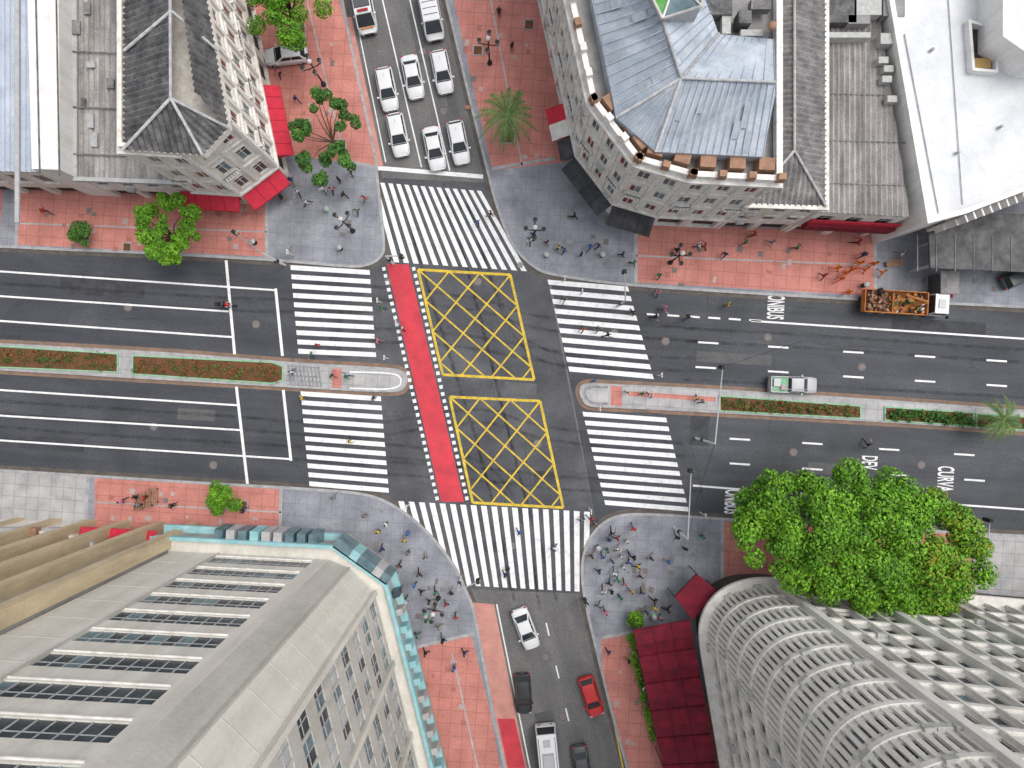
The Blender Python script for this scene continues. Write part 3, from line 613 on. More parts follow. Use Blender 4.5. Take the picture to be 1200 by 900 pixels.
for (u,v,w,h) in ((975,20,3.5,2.2),(1010,15,2.5,1.6),(985,48,4.5,.5),(1032,52,1.2,1.0),(1000,30,2,.8),(1040,10,2,2.6),(970,-5,3,1)): B['roof_plant'].box((*P8(u,v)[:2],9.1),(w,h,1.1),random.choice((froof,framew,corr_d,acm)))
for u,v in ((1030,75),(1036,85),(1034,97),(1040,120)): B['roof_plant'].box((*P8(u,v)[:2],9.0),(.9,.6,.7),acm)
for v in (110,165,215): a=P8(966,v);b=P8(1050+v*.06,v+3); B['roof_plant'].tube([a+Vector((0,0,.15)),b+Vector((0,0,.15))],.06,corr_g,5)
B['red_fascia'].hexa([Vector((*g2(u,v),z)) for z in (3.6,5.2) for u,v in ((922,273),(1018,278),(1018,283),(922,278))],maroon)
B['red_fascia'].hexa([Vector((*g2(u,v),z)) for z in (5.25,6.2) for u,v in ((922,273),(1018,278),(1018,280),(922,275))],redaw)
B.done()
# J3 white building
W3=Building('white_roof_building'); pw=L2([(959,-80),(1022,286),(1060,276),(1128,250),(1400,165),(1400,-80)])
W3['roof'].face([(*p,9.5) for p in pw],wroof); plain(W3,pw,[0,1,4,5],0,9.5,whiteb)
for i in (2,3): edges_facade(W3,pw,[i],3,9.5,1.3,2,wf=.6,hf=.7,vb=.15,rec=.3,wall=whiteb,gl=shopd,fr=framew,mull=0)
plain(W3,pw,[2,3],0,3,whiteb)
W3['parapet'].band(pw,9.3,10.1,.12,-.35,whiteb)
for i in (2,3):
    a=Vector(pw[i]);b=Vector(pw[i+1]);L=(b-a).length;n=int(L/.8);d=(b-a).normalized();nn=Vector((d.y,-d.x));an=math.atan2(d.y,d.x)
    for k in range(n): c=a.lerp(b,(k+.5)/n)+nn*.55; W3['sun_fins'].box((c.x,c.y,6.2),(.16,.7,6),whiteb,an)
    for zz in (4.2,6.2,8.2): c=a.lerp(b,.5)+nn*.6; W3['sun_fins'].box((c.x,c.y,zz),(L,.55,.12),whiteb,an)
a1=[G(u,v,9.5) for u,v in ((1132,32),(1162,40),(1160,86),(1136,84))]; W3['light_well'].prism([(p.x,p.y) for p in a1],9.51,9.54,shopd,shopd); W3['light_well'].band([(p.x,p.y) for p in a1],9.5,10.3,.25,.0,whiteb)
W3['light_well'].box((*G(1150,75,9.7)[:2],9.75),(1.5,.9,.3),mat('ochre_panel',(.5,.33,.12)))
st=[G(u,v,12.5) for u,v in ((1172,-60),(1172,45),(1215,75),(1330,70),(1330,-60))]; W3['stair_tower'].prism([(p.x,p.y) for p in st],9.5,12.5,whiteb,wroof); W3['stair_tower'].band([(p.x,p.y) for p in st],12.4,13.0,.1,-.25,whiteb)
W3['roof_details'].tube([G(1060,40,9.6),G(1100,250,9.6)],.05,ridgem,4);W3['roof_details'].tube([G(1110,-20,9.6),G(1128,240,9.6)],.04,ridgem,4)
for u,v in ((1090,60),(1120,180),(1170,150)): W3['roof_details'].tube([G(u,v,9.5),G(u,v,9.5)+Vector((0,0,.5))],.15,framew,8)
W3.done()
K=Building('market_canopy'); pk=L2([(1060,282),(1062,322),(1300,332),(1300,262),(1130,262)])
K['roof'].prism(pk,4,4.3,mat('dark_canopy_roof',(.07,.07,.075),(.15,.15,.15),scale=.8,stain=(.5,.35)))
for u in (1064,1110,1160,1220,1290): K['posts'].box((*g2(u,319),2.05),(.25,.25,4.1),steel)
for u,v in ((1075,290),(1110,270),(1160,272)): K['posts'].box((*g2(u,v),2.05),(.25,.25,4.1),steel)
for u in range(1075,1290,22): K['roof_battens'].box((*G(u,297,4.3)[:2],4.33),(.08,3.6,.06),corr_g)
K.done()
# C: SW tower
C=Building('office_tower'); pc=L2([(236,629),(404,638),(453,673),(510,900),(545,1100),(236,1100)]); cc=centroid(pc); TZ=54
nA,nB=Vector(pc[0]),Vector(pc[1]); f0=6.5
s1=nA.lerp(nB,.30);s2=nA.lerp(nB,.92)
facade(C,s1,s2,cc,f0,f0+3.75*12.6,1,12,wf=.98,hf=.5,vb=.28,rec=.10,wall=conc2,gl=[glass,glass,glass,glass,glassb],fr=framew,mull=9,sill=False)
for j in range(13):
    z0=f0+3.94*j+.85; q0=s1.lerp(s2,.5); C['ledges'].box((q0.x,q0.y+.05,z0),((s2-s1).length*.97,.14,.10),trim,math.atan2((s2-s1).y,(s2-s1).x))
for a,b in ((nA,s1),(s2,nB)): C['walls'].face([(*a,f0),(*b,f0),(*b,TZ),(*a,TZ)],conc2)
C['walls'].face([(*s1,f0+3.75*12.6),(*s2,f0+3.75*12.6),(*s2,TZ),(*s1,TZ)],conc2)
m1=Vector(pc[1]).lerp(Vector(pc[2]),.35)+Vector((.7,.5))*.6
C['walls'].face([(*pc[1],f0),(*m1,f0),(*m1,TZ),(*pc[1],TZ)],conc); C['walls'].face([(*m1,f0),(*pc[2],f0),(*pc[2],TZ),(*m1,TZ)],conc2)  # tone step between the two angled planes is shading put into the concrete colours
panelg=mat('window_blind_panel',(.50,.50,.48),(.36,.37,.36),scale=1)
edges_facade(C,pc,[2,3],f0,TZ,1.9,13,wf=.86,hf=.52,vb=.26,rec=.08,wall=conc,gl=[glassb,panelg,glassb,panelg,panelg,glass],fr=framew,mull=1,sill=False)
for i in (2,3):
    a=Vector(pc[i]);b=Vector(pc[i+1]);L=(b-a).length;n=int(L/5.6);d=(b-a).normalized();nn=Vector((d.y,-d.x))
    if nn.dot(Vector(cc)-a)>0: nn=-nn
    for k in range(n+1): c=a.lerp(b,k/n)+nn*.1; C['piers'].box((c.x,c.y,(f0+TZ)/2),(.45,.4,TZ-f0),conc2,math.atan2(d.y,d.x))
for q in (s1,m1,Vector(pc[2])): C['piers'].box((q.x,q.y,(f0+TZ)/2),(.22,.22,TZ-f0-.02),conc,.0)
for k in range(1,13): # shutter-board joints on the blank wall
    zz=f0+k*3.75; q0=(m1+Vector(pc[2]))/2; dd=Vector(pc[2])-m1; C['joints'].box((q0.x,q0.y,zz),(dd.length*.99,.07,.05),conc,math.atan2(dd.y,dd.x)); q1=nA.lerp(s1,.5); dd=s1-nA; C['joints'].box((q1.x,q1.y,zz),(dd.length*.99,.07,.05),conc,math.atan2(dd.y,dd.x))
plain(C,pc,[4,5],0,TZ,concg); C['roof'].face([(*p,TZ) for p in pc],froof); C['roof'].band(pc,TZ-.5,TZ+1,.3,-.3,conc)
pp=offset(ccw(pc),1.3)
C['podium'].prism(pp,0,6.4,concg,conc2); C['podium'].band(pp,6.2,6.9,.2,-.15,teal); C['podium'].band(pp,3.6,4.0,.7,-.1,teal)
for i in range(9):
    q=nA.lerp(nB,.3+i*.075)+Vector((0,1.9)); C['podium_frames'].box((q.x,q.y,5.3),(.9,1.1,2.6),random.choice((teal,framew,glassb)),-.05,.9)
for i in range(7):
    q=Vector(pc[1]).lerp(Vector(pc[2]),i/6.)+Vector((1.1,1.5)); C['podium_frames'].box((q.x,q.y,5.6),(1.0,1.1,2.6),random.choice((teal,framew,glassb)),-.6,.9)
for i in range(12):
    q=Vector(pc[2]).lerp(Vector(pc[3]),(i+.5)/12)+Vector((1.5,.3)); C['podium_frames'].box((q.x,q.y,4.6),(.7,1.0,1.8),random.choice((teal,framew,glass,concg,concg)),-1.33,.9)
C.done()
# D
D=Building('ribbed_office_building'); pd=L2([(-250,612),(232,624),(232,1000),(-250,1000)]); cd=centroid(pd)
facade(D,pd[0],pd[1],cd,0,37.8,26,12,wf=.86,hf=.5,vb=.34,rec=.2,wall=concg,gl=[glass,shopd,glassb],fr=framew,mull=1,sill=False,ac=.15)
plain(D,pd,[1,2,3],0,37.8,concg); D['roof'].face([(*p,37.8) for p in pd],froof)
a=Vector(pd[0]);b=Vector(pd[1])
for k in range(12):
    c=a.lerp(b,(k+.75)/11.8); D['piers'].box((c.x,c.y+.5,19),(1.0,1.3,37.9),gold,-.03)
D.done()
Lb=Building('low_shop_row'); pl=L2([(-250,598),(60,610),(118,618),(118,629),(-250,611)])
Lb['walls'].prism(pl,0,4.2,stucco,froof); Lb['roof'].band(pl,4.1,4.6,.1,-.2,stucco)
for u in (5,30,48,75,98): Lb['roof'].box((*g2(u,612),4.7),(random.uniform(.8,2),.8,.8),random.choice((corr_d,framew,brown,stucco2)))
Lb.done()
awning('red_awning',g2(120,622),g2(205,627),1.2,4.2,redaw,cd,.4)
# E: curved tower
E=Building('curved_apartment_tower')
corner=smooth_curve(L2([(816,738),(815,716),(822,696),(838,681),(862,673),(890,672)]),4)
nf=11; fz=5.0; fh=3.15
def sub(a,b,n): a=Vector(a);b=Vector(b); return [tuple(a.lerp(b,i/n)) for i in range(n)]
pre=sub(g2(868,1100),g2(840,880),9)+sub(g2(840,880),corner[0],7)
path=pre+list(corner[:-1])+sub(corner[-1],g2(1340,712),20)+[g2(1340,712)]
pe=path+[g2(1340,1100)]; ce=centroid(pe)
ib=len(pre)+len(corner)-1
for i in range(len(path)-1):
    a,b=path[i],path[i+1]; L=math.dist(a,b)
    facade(E,a,b,ce,fz,fz+fh*nf,max(1,round(L/2.1)),nf,wf=.74,hf=.5,vb=.24,rec=.22,wall=white,gl=[glass,glass,glass,shopd,shopd,glassb],fr=framew,mull=1,sill=False,ac=.07)
    E['walls'].face([(*a,0),(*b,0),(*b,fz),(*a,fz)],shopd)
plain(E,pe,[len(pe)-2,len(pe)-1],0,fz+fh*nf,white)
pts=[Vector(q) for q in path]
nrm=[]
for i in range(len(pts)):
    t=(pts[min(i+1,len(pts)-1)]-pts[max(0,i-1)]).normalized(); n=Vector((t.y,-t.x))
    if n.dot(Vector(ce)-pts[i])>0: n=-n
    nrm.append(n)
for j in range(nf+1):
    z0=fz+j*fh-.1; z1=z0+.42; o=.26 if j else 1.0
    for i in range(len(pts)-1):
        P=[]
        for z in (z0,z1):
            for q,dd in ((i,-.08),(i+1,-.08),(i+1,o),(i,o)): c=pts[q]+nrm[q]*dd; P.append((c.x,c.y,z))
        E['balcony_bands'].idx(P,[(4,5,6,7),(0,1,2,3),(3,2,6,7)],white,False)
for i in range(ib,len(pts)):
    wide=.7 if i%4==0 else .2
    c=pts[i]+nrm[i]*.15; E['vertical_fins'].box((c.x,c.y,fz+fh*nf/2),(wide,.36 if wide<.5 else .8,fh*nf),white,-.07)
for i in range(7,ib):
    c=pts[i]+nrm[i]*.03; E['vertical_fins'].box((c.x,c.y,fz+fh*nf/2),(.32,.26,fh*nf),white,math.atan2(nrm[i].y,nrm[i].x)+math.pi/2)
E['roof'].face([(*q,fz+fh*nf) for q in pe],froof)
E.done()
mc=Building('maroon_restaurant_canopy')
aL,aR,bL,bR=G(742,738,3.6),G(808,726,3.9),G(790,960,3.6),G(850,960,3.9)
n=7
for i in range(n):
    t0=i/n;t1=(i+1)/n
    l0,l1=aL.lerp(bL,t0),aL.lerp(bL,t1);r0,r1=aR.lerp(bR,t0),aR.lerp(bR,t1); up=Vector((0,0,.5)); ml=l0.lerp(l1,.5)+up; mr=r0.lerp(r1,.5)+up
    mc['fabric'].face([l0,r0,mr,ml],maroon); mc['fabric'].face([ml,mr,r1,l1],maroon); mc['frame'].tube([l0+up*.1,r0+up*.1],.06,maroon,5)
    for s in (.33,.66): mc['frame'].tube([l0.lerp(r0,s)+up*.06,ml.lerp(mr,s)+up*.06,l1.lerp(r1,s)+up*.06],.03,maroon,4)
    mc['frame'].tube([Vector((l0.x,l0.y,.1)),l0],.05,ironm,6); mc['fabric'].face([l0,l1,l1-up,l0-up],maroon)
q=[G(791,700,3.4),G(817,673,3.4),G(840,692,3.9),G(812,727,3.9)]
mc['porch'].face(q,maroon)
for i in range(4): mc['porch'].face([q[i],q[(i+1)%4],q[(i+1)%4]-Vector((0,0,.4)),q[i]-Vector((0,0,.4))],maroon); mc['porch'].tube([Vector((q[i].x,q[i].y,.1)),q[i]],.05,ironm,6)
mc.done()
# ------------------------------------------------------------------ vehicles
rubber=mat('tyre',(.02,.02,.02)); hub=mat('wheel_hub',(.4,.4,.42),rough=.4); cglass=mat('car_glass',(.02,.024,.03),(.03,.035,.04),rough=.12,spec=.5,fine=None)
lightm=mat('headlamp',(.6,.6,.62),rough=.2); tail=mat('tail_lamp',(.4,.02,.02),rough=.3); seam=mat('panel_gap',(.03,.03,.03))
def paint(n,c): return mat('car_paint_'+n,c,tuple(x*.93 for x in c),rough=.35,spec=.5,fine=None)
PW=paint('white',(.70,.71,.72));PB=paint('black',(.025,.027,.03));PR=paint('red',(.50,.02,.02));PG=paint('silver',(.42,.43,.45));PD=paint('dark_grey',(.07,.075,.08)); PO=mat('dusty_orange_paint',(.58,.22,.06),(.34,.15,.06),scale=1.5,fine=(6,.2))
def wheels(m,xs,y,r=.32,w=.22):
    for x in xs:
        for s in (-1,1):
            m.tube([(x,s*(y-w),r),(x,s*y,r)],r,rubber,14); m.tube([(x,s*(y-.02),r),(x,s*(y+.012),r)],r*.6,hub,10)
def lowerbody(m,st,pm):
    V=[];F=[]
    for x,w,zl,zt in st:
        for yy,zz in ((-.93*w,zl),(-w,zl+.15),(-w,zt-.14),(-.93*w,zt-.02),(-.5*w,zt+.015),(0,zt+.025),(.5*w,zt+.015),(.93*w,zt-.02),(w,zt-.14),(w,zl+.15),(.93*w,zl)): V.append((x,yy,zz))
    n=11
    for i in range(len(st)-1):
        for k in range(n-1): F.append((i*n+k,(i+1)*n+k,(i+1)*n+k+1,i*n+k+1))
    F.append(tuple(range(n)));F.append(tuple(range((len(st)-1)*n,len(st)*n))); m.idx(V,F,pm,True)
def cabin(m,xb0,xb1,wb,zb,xt0,xt1,wt,zt,pm,panes=2,rear=True,sideglass=True):
    B=[(xb0,-wb),(xb1,-wb),(xb1,wb),(xb0,wb)];T=[(xt0,-wt),(xt1,-wt),(xt1,wt),(xt0,wt)]
    V=[];F=[];n=7
    for i in range(n):
        for j in range(n):
            u=i/(n-1);v=j/(n-1); e=1-max(abs(2*u-1),abs(2*v-1))**3; V.append((xt0+(xt1-xt0)*u,-wt+2*wt*v,zt+.05*e))
    for i in range(n-1):
        for j in range(n-1): F.append((i*n+j,(i+1)*n+j,(i+1)*n+j+1,i*n+j+1))
    m.idx(V,F,pm,True)
    for k in range(4):
        a,b=B[k],B[(k+1)%4];c,d=T[(k+1)%4],T[k]; a=Vector((*a,zb));b=Vector((*b,zb));c=Vector((*c,zt));d=Vector((*d,zt)); m.face([a,b,c,d],pm)
        nn=(b-a).cross(d-a).normalized(); f=lambda u,v:(a.lerp(b,u)).lerp(d.lerp(c,u),v)+nn*.012
        if k in (1,3):
            if k==3 and not rear: continue
            m.face([f(.06,.08),f(.94,.08),f(.93,.93),f(.07,.93)],cglass)
        elif sideglass:
            us=[.06]+[.06+.88*i/panes for i in range(1,panes)]+[.94]
            for i in range(panes): m.face([f(us[i]+.015,.25),f(us[i+1]-.015,.25),f(us[i+1]-.015,.9),f(us[i]+.015,.9)],cglass)
def car_mesh(pm,kind='hatch'):
    m=MB()
    if kind in('van','police'):
        lowerbody(m,[(-2.4,.82,.35,.9),(-2.36,.9,.28,1.0),(-1.5,.95,.22,1.05),(1.2,.95,.22,1.05),(1.8,.93,.22,.98),(2.3,.85,.28,.85),(2.45,.65,.35,.7)],pm)
        cabin(m,-2.36,2.05,.9,.98,-2.28,1.15,.8,1.98,pm,4); wheels(m,(-1.5,1.5),.93,.34); f=2.4;r=-2.4
        for i in range(5): m.box((-1.8+i*.6,0,2.035),(.05,1.3,.02),seam)
        if kind=='police':
            m.box((-.75,0,2.06),(2.7,1.45,.05),PD); m.box((.95,0,2.1),(.2,1.0,.12),tail); m.box((2.0,0,1.02),(.3,1.2,.02),mat('orange_stripe',(.6,.2,.05)))
    elif kind=='bus':
        lowerbody(m,[(-3.4,1.0,.4,1.1),(-3.35,1.08,.3,1.2),(3.2,1.08,.3,1.2),(3.4,.98,.4,1.0)],pm); cabin(m,-3.36,3.3,1.06,1.15,-3.3,3.0,1.0,2.75,pm,6); wheels(m,(-2.1,2.2),1.07,.42)
        m.box((-.6,0,2.92),(1.6,1.2,.25),PG,0,.85); m.box((1.8,0,2.84),(.6,.6,.12),seam); m.box((-2.4,0,2.84),(.7,.7,.1),PG)
        for s in (-1,1): m.box((0,s*.85,2.8),(6.0,.05,.04),seam)
        f=3.38;r=-3.4
    elif kind=='pickup':
        lowerbody(m,[(-2.55,.8,.4,.95),(-2.5,.88,.32,1.02),(1.0,.9,.28,1.0),(1.9,.87,.28,.95),(2.4,.78,.32,.82),(2.5,.6,.4,.7)],pm); cabin(m,-.6,1.45,.82,.97,-.45,.8,.68,1.6,pm,2); wheels(m,(-1.6,1.6),.9,.36)
        m.box((-1.6,0,1.09),(1.75,1.5,.03),greenk)
        for s in (-1,1): m.box((-1.6,s*.8,1.17),(1.85,.08,.3),pm)
        m.box((-2.48,0,1.17),(.08,1.68,.3),pm); m.box((-1.9,.2,1.25),(.7,.8,.3),PG); m.box((-1.2,-.3,1.22),(.5,.6,.3),patchl); m.tube([(-2.3,-.5,1.3),(1.0,-.45,1.9)],.03,steel,6)
        f=2.46;r=-2.53
    else:
        sed=kind=='sedan'
        lowerbody(m,[(-2.15,.6,.35,.78),(-2.1,.76,.3,.88),(-1.9,.84,.24,.94),(-1.2,.87,.2,.96),(.4,.87,.2,.95),(1.15,.86,.2,.92),(1.7,.83,.22,.84),(2.0,.74,.28,.72),(2.12,.55,.35,.62)],pm)
        if sed: cabin(m,-1.55,1.0,.78,.92,-.95,.2,.60,1.42,pm)
        else: cabin(m,-2.0,1.0,.79,.92,-1.6,.2,.62,1.47,pm)
        wheels(m,(-1.3,1.32),.86); f=2.02;r=-2.1
        m.box((1.03,0,.965),(.1,1.35,.02),seam)
        for s in (-1,1):
            m.box((1.5,s*.74,.875),(.8,.015,.012),seam,s*.05)
            for xx in (-.55,.45): m.box((xx,s*.872,.6),(.02,.012,.5),seam)
        m.tube([(-.9,0,1.5),(-1.15,0,1.75)],.012,seam,4)
    for s in (-1,1):
        m.box((f-.12,s*.6,.66),(.25,.3,.14),lightm); m.box((r+.03,s*.66,.8),(.12,.22,.2),tail); m.box((.82,s*.97,1.0),(.14,.2,.14),pm,s*.2)
    m.box((f+.05,0,.45),(.08,.9,.12),seam); m.box((r-.02,0,.5),(.06,.45,.12),PG)
    return m.mesh('car_'+kind)
CM={}
def car(name,u,v,du,dv,pm,kind='hatch',z=.012,s=1):
    k=(pm.name,kind)
    if k not in CM: CM[k]=car_mesh(pm,kind)
    x,y=g2(u,v); return place(CM[k],name,(x,y,z),math.atan2(-dv,du),scale=s)
for u,v,k in ((455,108,'hatch'),(485,94,'sedan'),(519,88,'hatch'),(468,161,'hatch'),(510,177,'sedan'),(538,170,'hatch')): car('white_car',u,v,.2,1,PW,k,s=1.08)
car('white_van',506,22,.2,1,PW,'van',s=1.1)
car('police_van',428,14,.2,1,PW,'police',s=1.12)
car('parked_white_suv',338,69,-1,.12,PW,'hatch',z=KZ+.01,s=1.05)
car('white_car',616,734,.38,1,PW,'sedan',s=1.05);car('black_car',613,810,.06,1,PB,'hatch');car('red_car',692,813,.32,1,PR,'hatch',s=1.02);car('white_minibus',642,882,.1,1,PW,'bus');car('dark_car',681,893,.15,1,PD,'sedan');car('pickup_truck',926,451,1,.03,PG,'pickup')
car('parked_dark_car',1188,325,1,-.5,PD,'hatch',z=KZ+.01,s=.9)
t=MB(); t.box((0,0,.75),(9.0,.9,.3),seam); wheels(t,(-3.2,-2.0,3.0),1.15,.5,.35)
t.box((-1.2,0,1.05),(6.4,2.3,.2),PO)
for s in (-1,1):
    t.box((-1.2,s*1.15,1.5),(6.4,.08,.75),PO)
    for k in range(8): t.box((-4.2+k*.85,s*1.2,1.5),(.08,.06,.7),PO)
t.box((-4.4,0,1.5),(.08,2.3,.75),PO);t.box((2.0,0,1.6),(.08,2.3,.95),PO);t.box((-1.5,0,1.5),(.08,2.2,.7),PO)
debris=mat('rubble',(.26,.13,.08),(.13,.085,.06),scale=2)
for i in range(90): t.box((random.uniform(-4.2,-1.7),random.uniform(-1,1),1.35+random.random()*.45),(random.uniform(.15,.6),random.uniform(.1,.4),.2),random.choice((debris,debris,debris,brown)),random.random()*3,.8)
for i in range(36): t.box((random.uniform(-1.3,1.8),random.uniform(-1,1),1.35+random.random()*.4),(random.uniform(.15,.6),random.uniform(.15,.4),.25),random.choice((PO,debris,patchl,PG,leafD,seam)),random.random()*3,.85)
t.tube([(1.2,0,1.2),(1.2,0,3.2)],[.25,.18],PO,10); t.tube([(1.2,0,3.2),(-1.2,.5,3.6)],[.16,.12],PO,8); t.tube([(-1.2,.5,3.6),(-3.0,1.0,2.4)],[.1,.08],PO,8); t.sphere((-3.0,1.0,2.1),.35,seam)
lowerbody(t,[(2.4,1.1,.5,1.4),(3.4,1.12,.45,1.45),(4.1,1.1,.45,1.4),(4.25,1.0,.5,1.3)],PW); cabin(t,2.45,4.2,1.08,1.38,2.55,3.95,1.0,2.45,PW,1)
for s in (-1,1): t.box((4.15,s*1.3,1.9),(.12,.25,.4),seam); t.box((4.2,s*.8,.9),(.12,.3,.2),lightm)
t.box((3.2,0,2.53),(.7,.9,.1),PG)
x,y=g2(1052,357); place(t.mesh('truck'),'orange_works_truck',(x,y,.012),math.atan2(-.06,1))
# ------------------------------------------------------------------ people
skin_=[mat('skin_a',(.42,.24,.16)),mat('skin_b',(.2,.1,.06)),mat('skin_c',(.55,.36,.26))]
hair=mat('hair_dark',(.02,.015,.012)); shoe=mat('shoes',(.04,.04,.04))
cloth={k:mat('cloth_'+k,c,fine=None) for k,c in dict(white=(.7,.7,.7),black=(.02,.02,.024),navy=(.03,.05,.14),red=(.5,.03,.03),blue=(.05,.15,.5),grey=(.22,.22,.23),orange=(.8,.20,.02),green=(.05,.25,.1),jeans=(.05,.08,.17),khaki=(.26,.21,.13),yellow=(.65,.45,.04),pink=(.6,.2,.28)).items()}
def skeleton(pose):
    V=[];E=[];R=[]
    def a(p,r,par=None):
        V.append(p);R.append(r if hasattr(r,'__len__') else (r,r))
        if par is not None:E.append((par,len(V)-1))
        return len(V)-1
    sw={'walk':.32,'stand':.04,'stride':.45,'sit':0}[pose]; sit=pose=='sit'; dz=-.15 if sit else 0; ln=.06 if pose!='stand' else 0
    pel=a((0,0,.95+dz),(.15,.11)); s1=a((ln*.5,0,1.14+dz),(.135,.105),pel); ch=a((ln,0,1.34+dz),(.17,.115),s1); nb=a((ln,0,1.47+dz),(.08,.07),ch); nk=a((ln+.01,0,1.53+dz),.055,nb)
    h1=a((ln+.03,0,1.60+dz),(.07,.085),nk);h2=a((ln+.025,0,1.68+dz),(.085,.1),h1);h3=a((ln+.01,0,1.76+dz),(.06,.07),h2); a((ln+.135,0,1.655+dz),.014,h2)
    for s in (-1,1):
        a((ln+.01,s*.095,1.67+dz),.014,h2)
        sh=a((ln,s*.17,1.42+dz),.068,ch); ar=-s*sw
        if sit: el=a((ln+.16,s*.26,1.17+dz),.045,sh); wr=a((ln+.42,s*.26,1.12+dz),.03,el)
        else: el=a((ln+ar*.45,s*.25,1.14),.045,sh); wr=a((ln+ar*.95+.06,s*.25,.9),.03,el)
        w=Vector(V[wr]); dr=(w-Vector(V[el])).normalized(); pm=a(tuple(w+dr*.06),(.035,.02),wr)
        pv=Vector(V[pm])
        for k,(l,o) in enumerate(((.085,-.027),(.095,-.009),(.088,.009),(.07,.027))):
            f1=a(tuple(pv+dr*l*.5+Vector((o,0,0))),.0095,pm); a(tuple(pv+dr*l+Vector((o,-s*.02,0))),.008,f1)
        a(tuple(w+dr*.06+Vector((.04,-s*.015,0))),.01,wr)
        lg=s*sw
        if sit: hp=a((.06,s*.1,.8),.1,pel); kn=a((.42,s*.2,.72),.065,hp); an=a((.32,s*.22,.3),.045,kn); a((.5,s*.22,.25),(.05,.035),an)
        else:
            hp=a((0,s*.09,.88),(.1,.1),pel); kn=a((lg*.55+.03,s*.095,.5),.066,hp); an=a((lg-(.05 if lg<0 else 0),s*.1,.09+(.05 if lg<-.1 else 0)),.045,kn); a((lg+.14,s*.11,.045),(.045,.035),an)
    return V,E,R
def person_base(pose):
    V,E,R=skeleton(pose); me=bpy.data.meshes.new('sk'); me.from_pydata(V,E,[]); o=bpy.data.objects.new('sk',me); sc.collection.objects.link(o)
    md=o.modifiers.new('s','SKIN'); md.use_smooth_shade=True
    for i,r in enumerate(R): me.skin_vertices[0].data[i].radius=r
    me.skin_vertices[0].data[0].use_root=True
    sb=o.modifiers.new('b','SUBSURF'); sb.levels=1; sb.render_levels=1
    dg=bpy.context.evaluated_depsgraph_get(); dg.update(); ev=o.evaluated_get(dg); out=bpy.data.meshes.new_from_object(ev); bpy.data.objects.remove(o); return out
def dress(base,top,bot,sk,pose):
    me=base.copy(); me.materials.clear(); dz=-.15 if pose=='sit' else 0
    for m in (shoe,bot,top,sk,hair): me.materials.append(m)
    for p in me.polygons:
        x,y,z=p.center; z-=dz
        if pose=='sit' and z+dz<.34: i=0
        elif z<.1: i=0
        elif z>1.5: i=4 if (z>1.72 or (x<.06 and z>1.6)) else 3
        elif abs(y)>.19 and z<1.2 and (pose!='sit' or x>.2) and z+dz>.75: i=3
        elif z<.98: i=1
        else: i=2
        if abs(y)>.19 and pose!='sit' and z<1.12 and z>.6: i=3
        p.material_index=i
    return me
bases={k:person_base(k) for k in ('walk','stand','stride','sit')}
PM={}
def person(name,u,v,rot=None,top=None,bot=None,pose=None,z=0.01):
    pose=pose or random.choice(('walk','stand','stride','walk')); top=top or random.choice(['white','black','black','black','navy','red','blue','grey','white','green','yellow','pink','navy','black']); bot=bot or random.choice(['jeans','black','jeans','khaki','black']); si=random.randrange(3)
    k=(pose,top,bot,si)
    if k not in PM: PM[k]=dress(bases[pose],cloth[top],cloth[bot],skin_[si],pose)
    x,y=g2(u,v); return place(PM[k],name,(x,y,z),random.uniform(0,6.28) if rot is None else rot,scale=random.uniform(.98,1.1))
sw=KZ+.012
walk=[(345,215),(352,228),(375,215),(381,226),(392,225),(405,231),(362,240),(335,235),(412,205),(430,235),(400,214),(421,250),(660,296),(655,292),(672,256),(680,300),(690,292),(700,290),(640,286),(625,276),(770,325),(790,296),(815,290),(822,291),(870,286),(900,286),(930,292),(960,325),(1000,286),(1005,301),(880,277),(846,300),(740,310),(727,300),(176,581),(170,590),(208,590),(166,580),(290,596),(395,580),(430,602),(450,640),(470,660),(475,631),(500,650),(480,645),(465,680),(460,691),(462,701),(490,740),(515,731),(505,701),(530,690),(500,760),(480,622),(455,612),(445,620),(512,690),(520,745),(493,670),(715,622),(722,641),(705,650),(735,656),(700,666),(745,661),(760,651),(712,680),(730,681),(725,696),(750,691),(740,616),(700,706),(708,713),(735,770),(780,710),(712,630),(790,626),(820,626),(735,645),(728,662),(716,655),(722,628),(765,700),(705,690),(742,730),(752,800),(712,760),(495,853),(485,770),(545,760),(585,20),(600,60),(350,120),(330,90),(60,250),(240,240),(150,585),(1050,300),(1100,340),
(466,668),(462,675),(470,690),(458,684),(477,700),(468,712),(495,690),(488,682),(502,722),(510,712),(524,705),(535,720),(740,650),(718,668),(710,642),(722,675),(738,690),(726,650),(748,672),(732,632),(715,690),(755,712),(770,720),(765,708),(692,648),(800,640),(780,655)]
for u,v in walk: person('pedestrian',u,v,z=sw)
for u,v in [(575,253),(560,262),(620,284),(660,352),(700,386),(682,386),(710,393),(740,366),(695,446),(768,345),(776,363),(850,358),(375,405),(367,416),(357,466),(412,516),(440,466),(445,400),(472,386),(595,664),(592,670),(691,606),(681,608),(697,612),(608,621),(650,640),(450,362),(765,372),(804,372),(1012,520)]: person('pedestrian',u,v)
for u,v in [(345,436),(392,440),(410,441),(750,461),(760,463),(820,470),(814,466),(733,459)]: person('pedestrian',u,v,z=sw)
for u,v in [(985,322),(992,318),(1000,311),(1018,311),(988,344),(1028,321),(1008,318),(980,328),(975,316)]: person('road_worker',u,v,top='orange',bot='orange',z=sw)
person('road_worker',1065,357,top='orange',bot='orange',pose='stand',z=1.35)
person('pedestrian',533,778,top='blue',bot='jeans',z=sw,pose='stand')
m=MB()
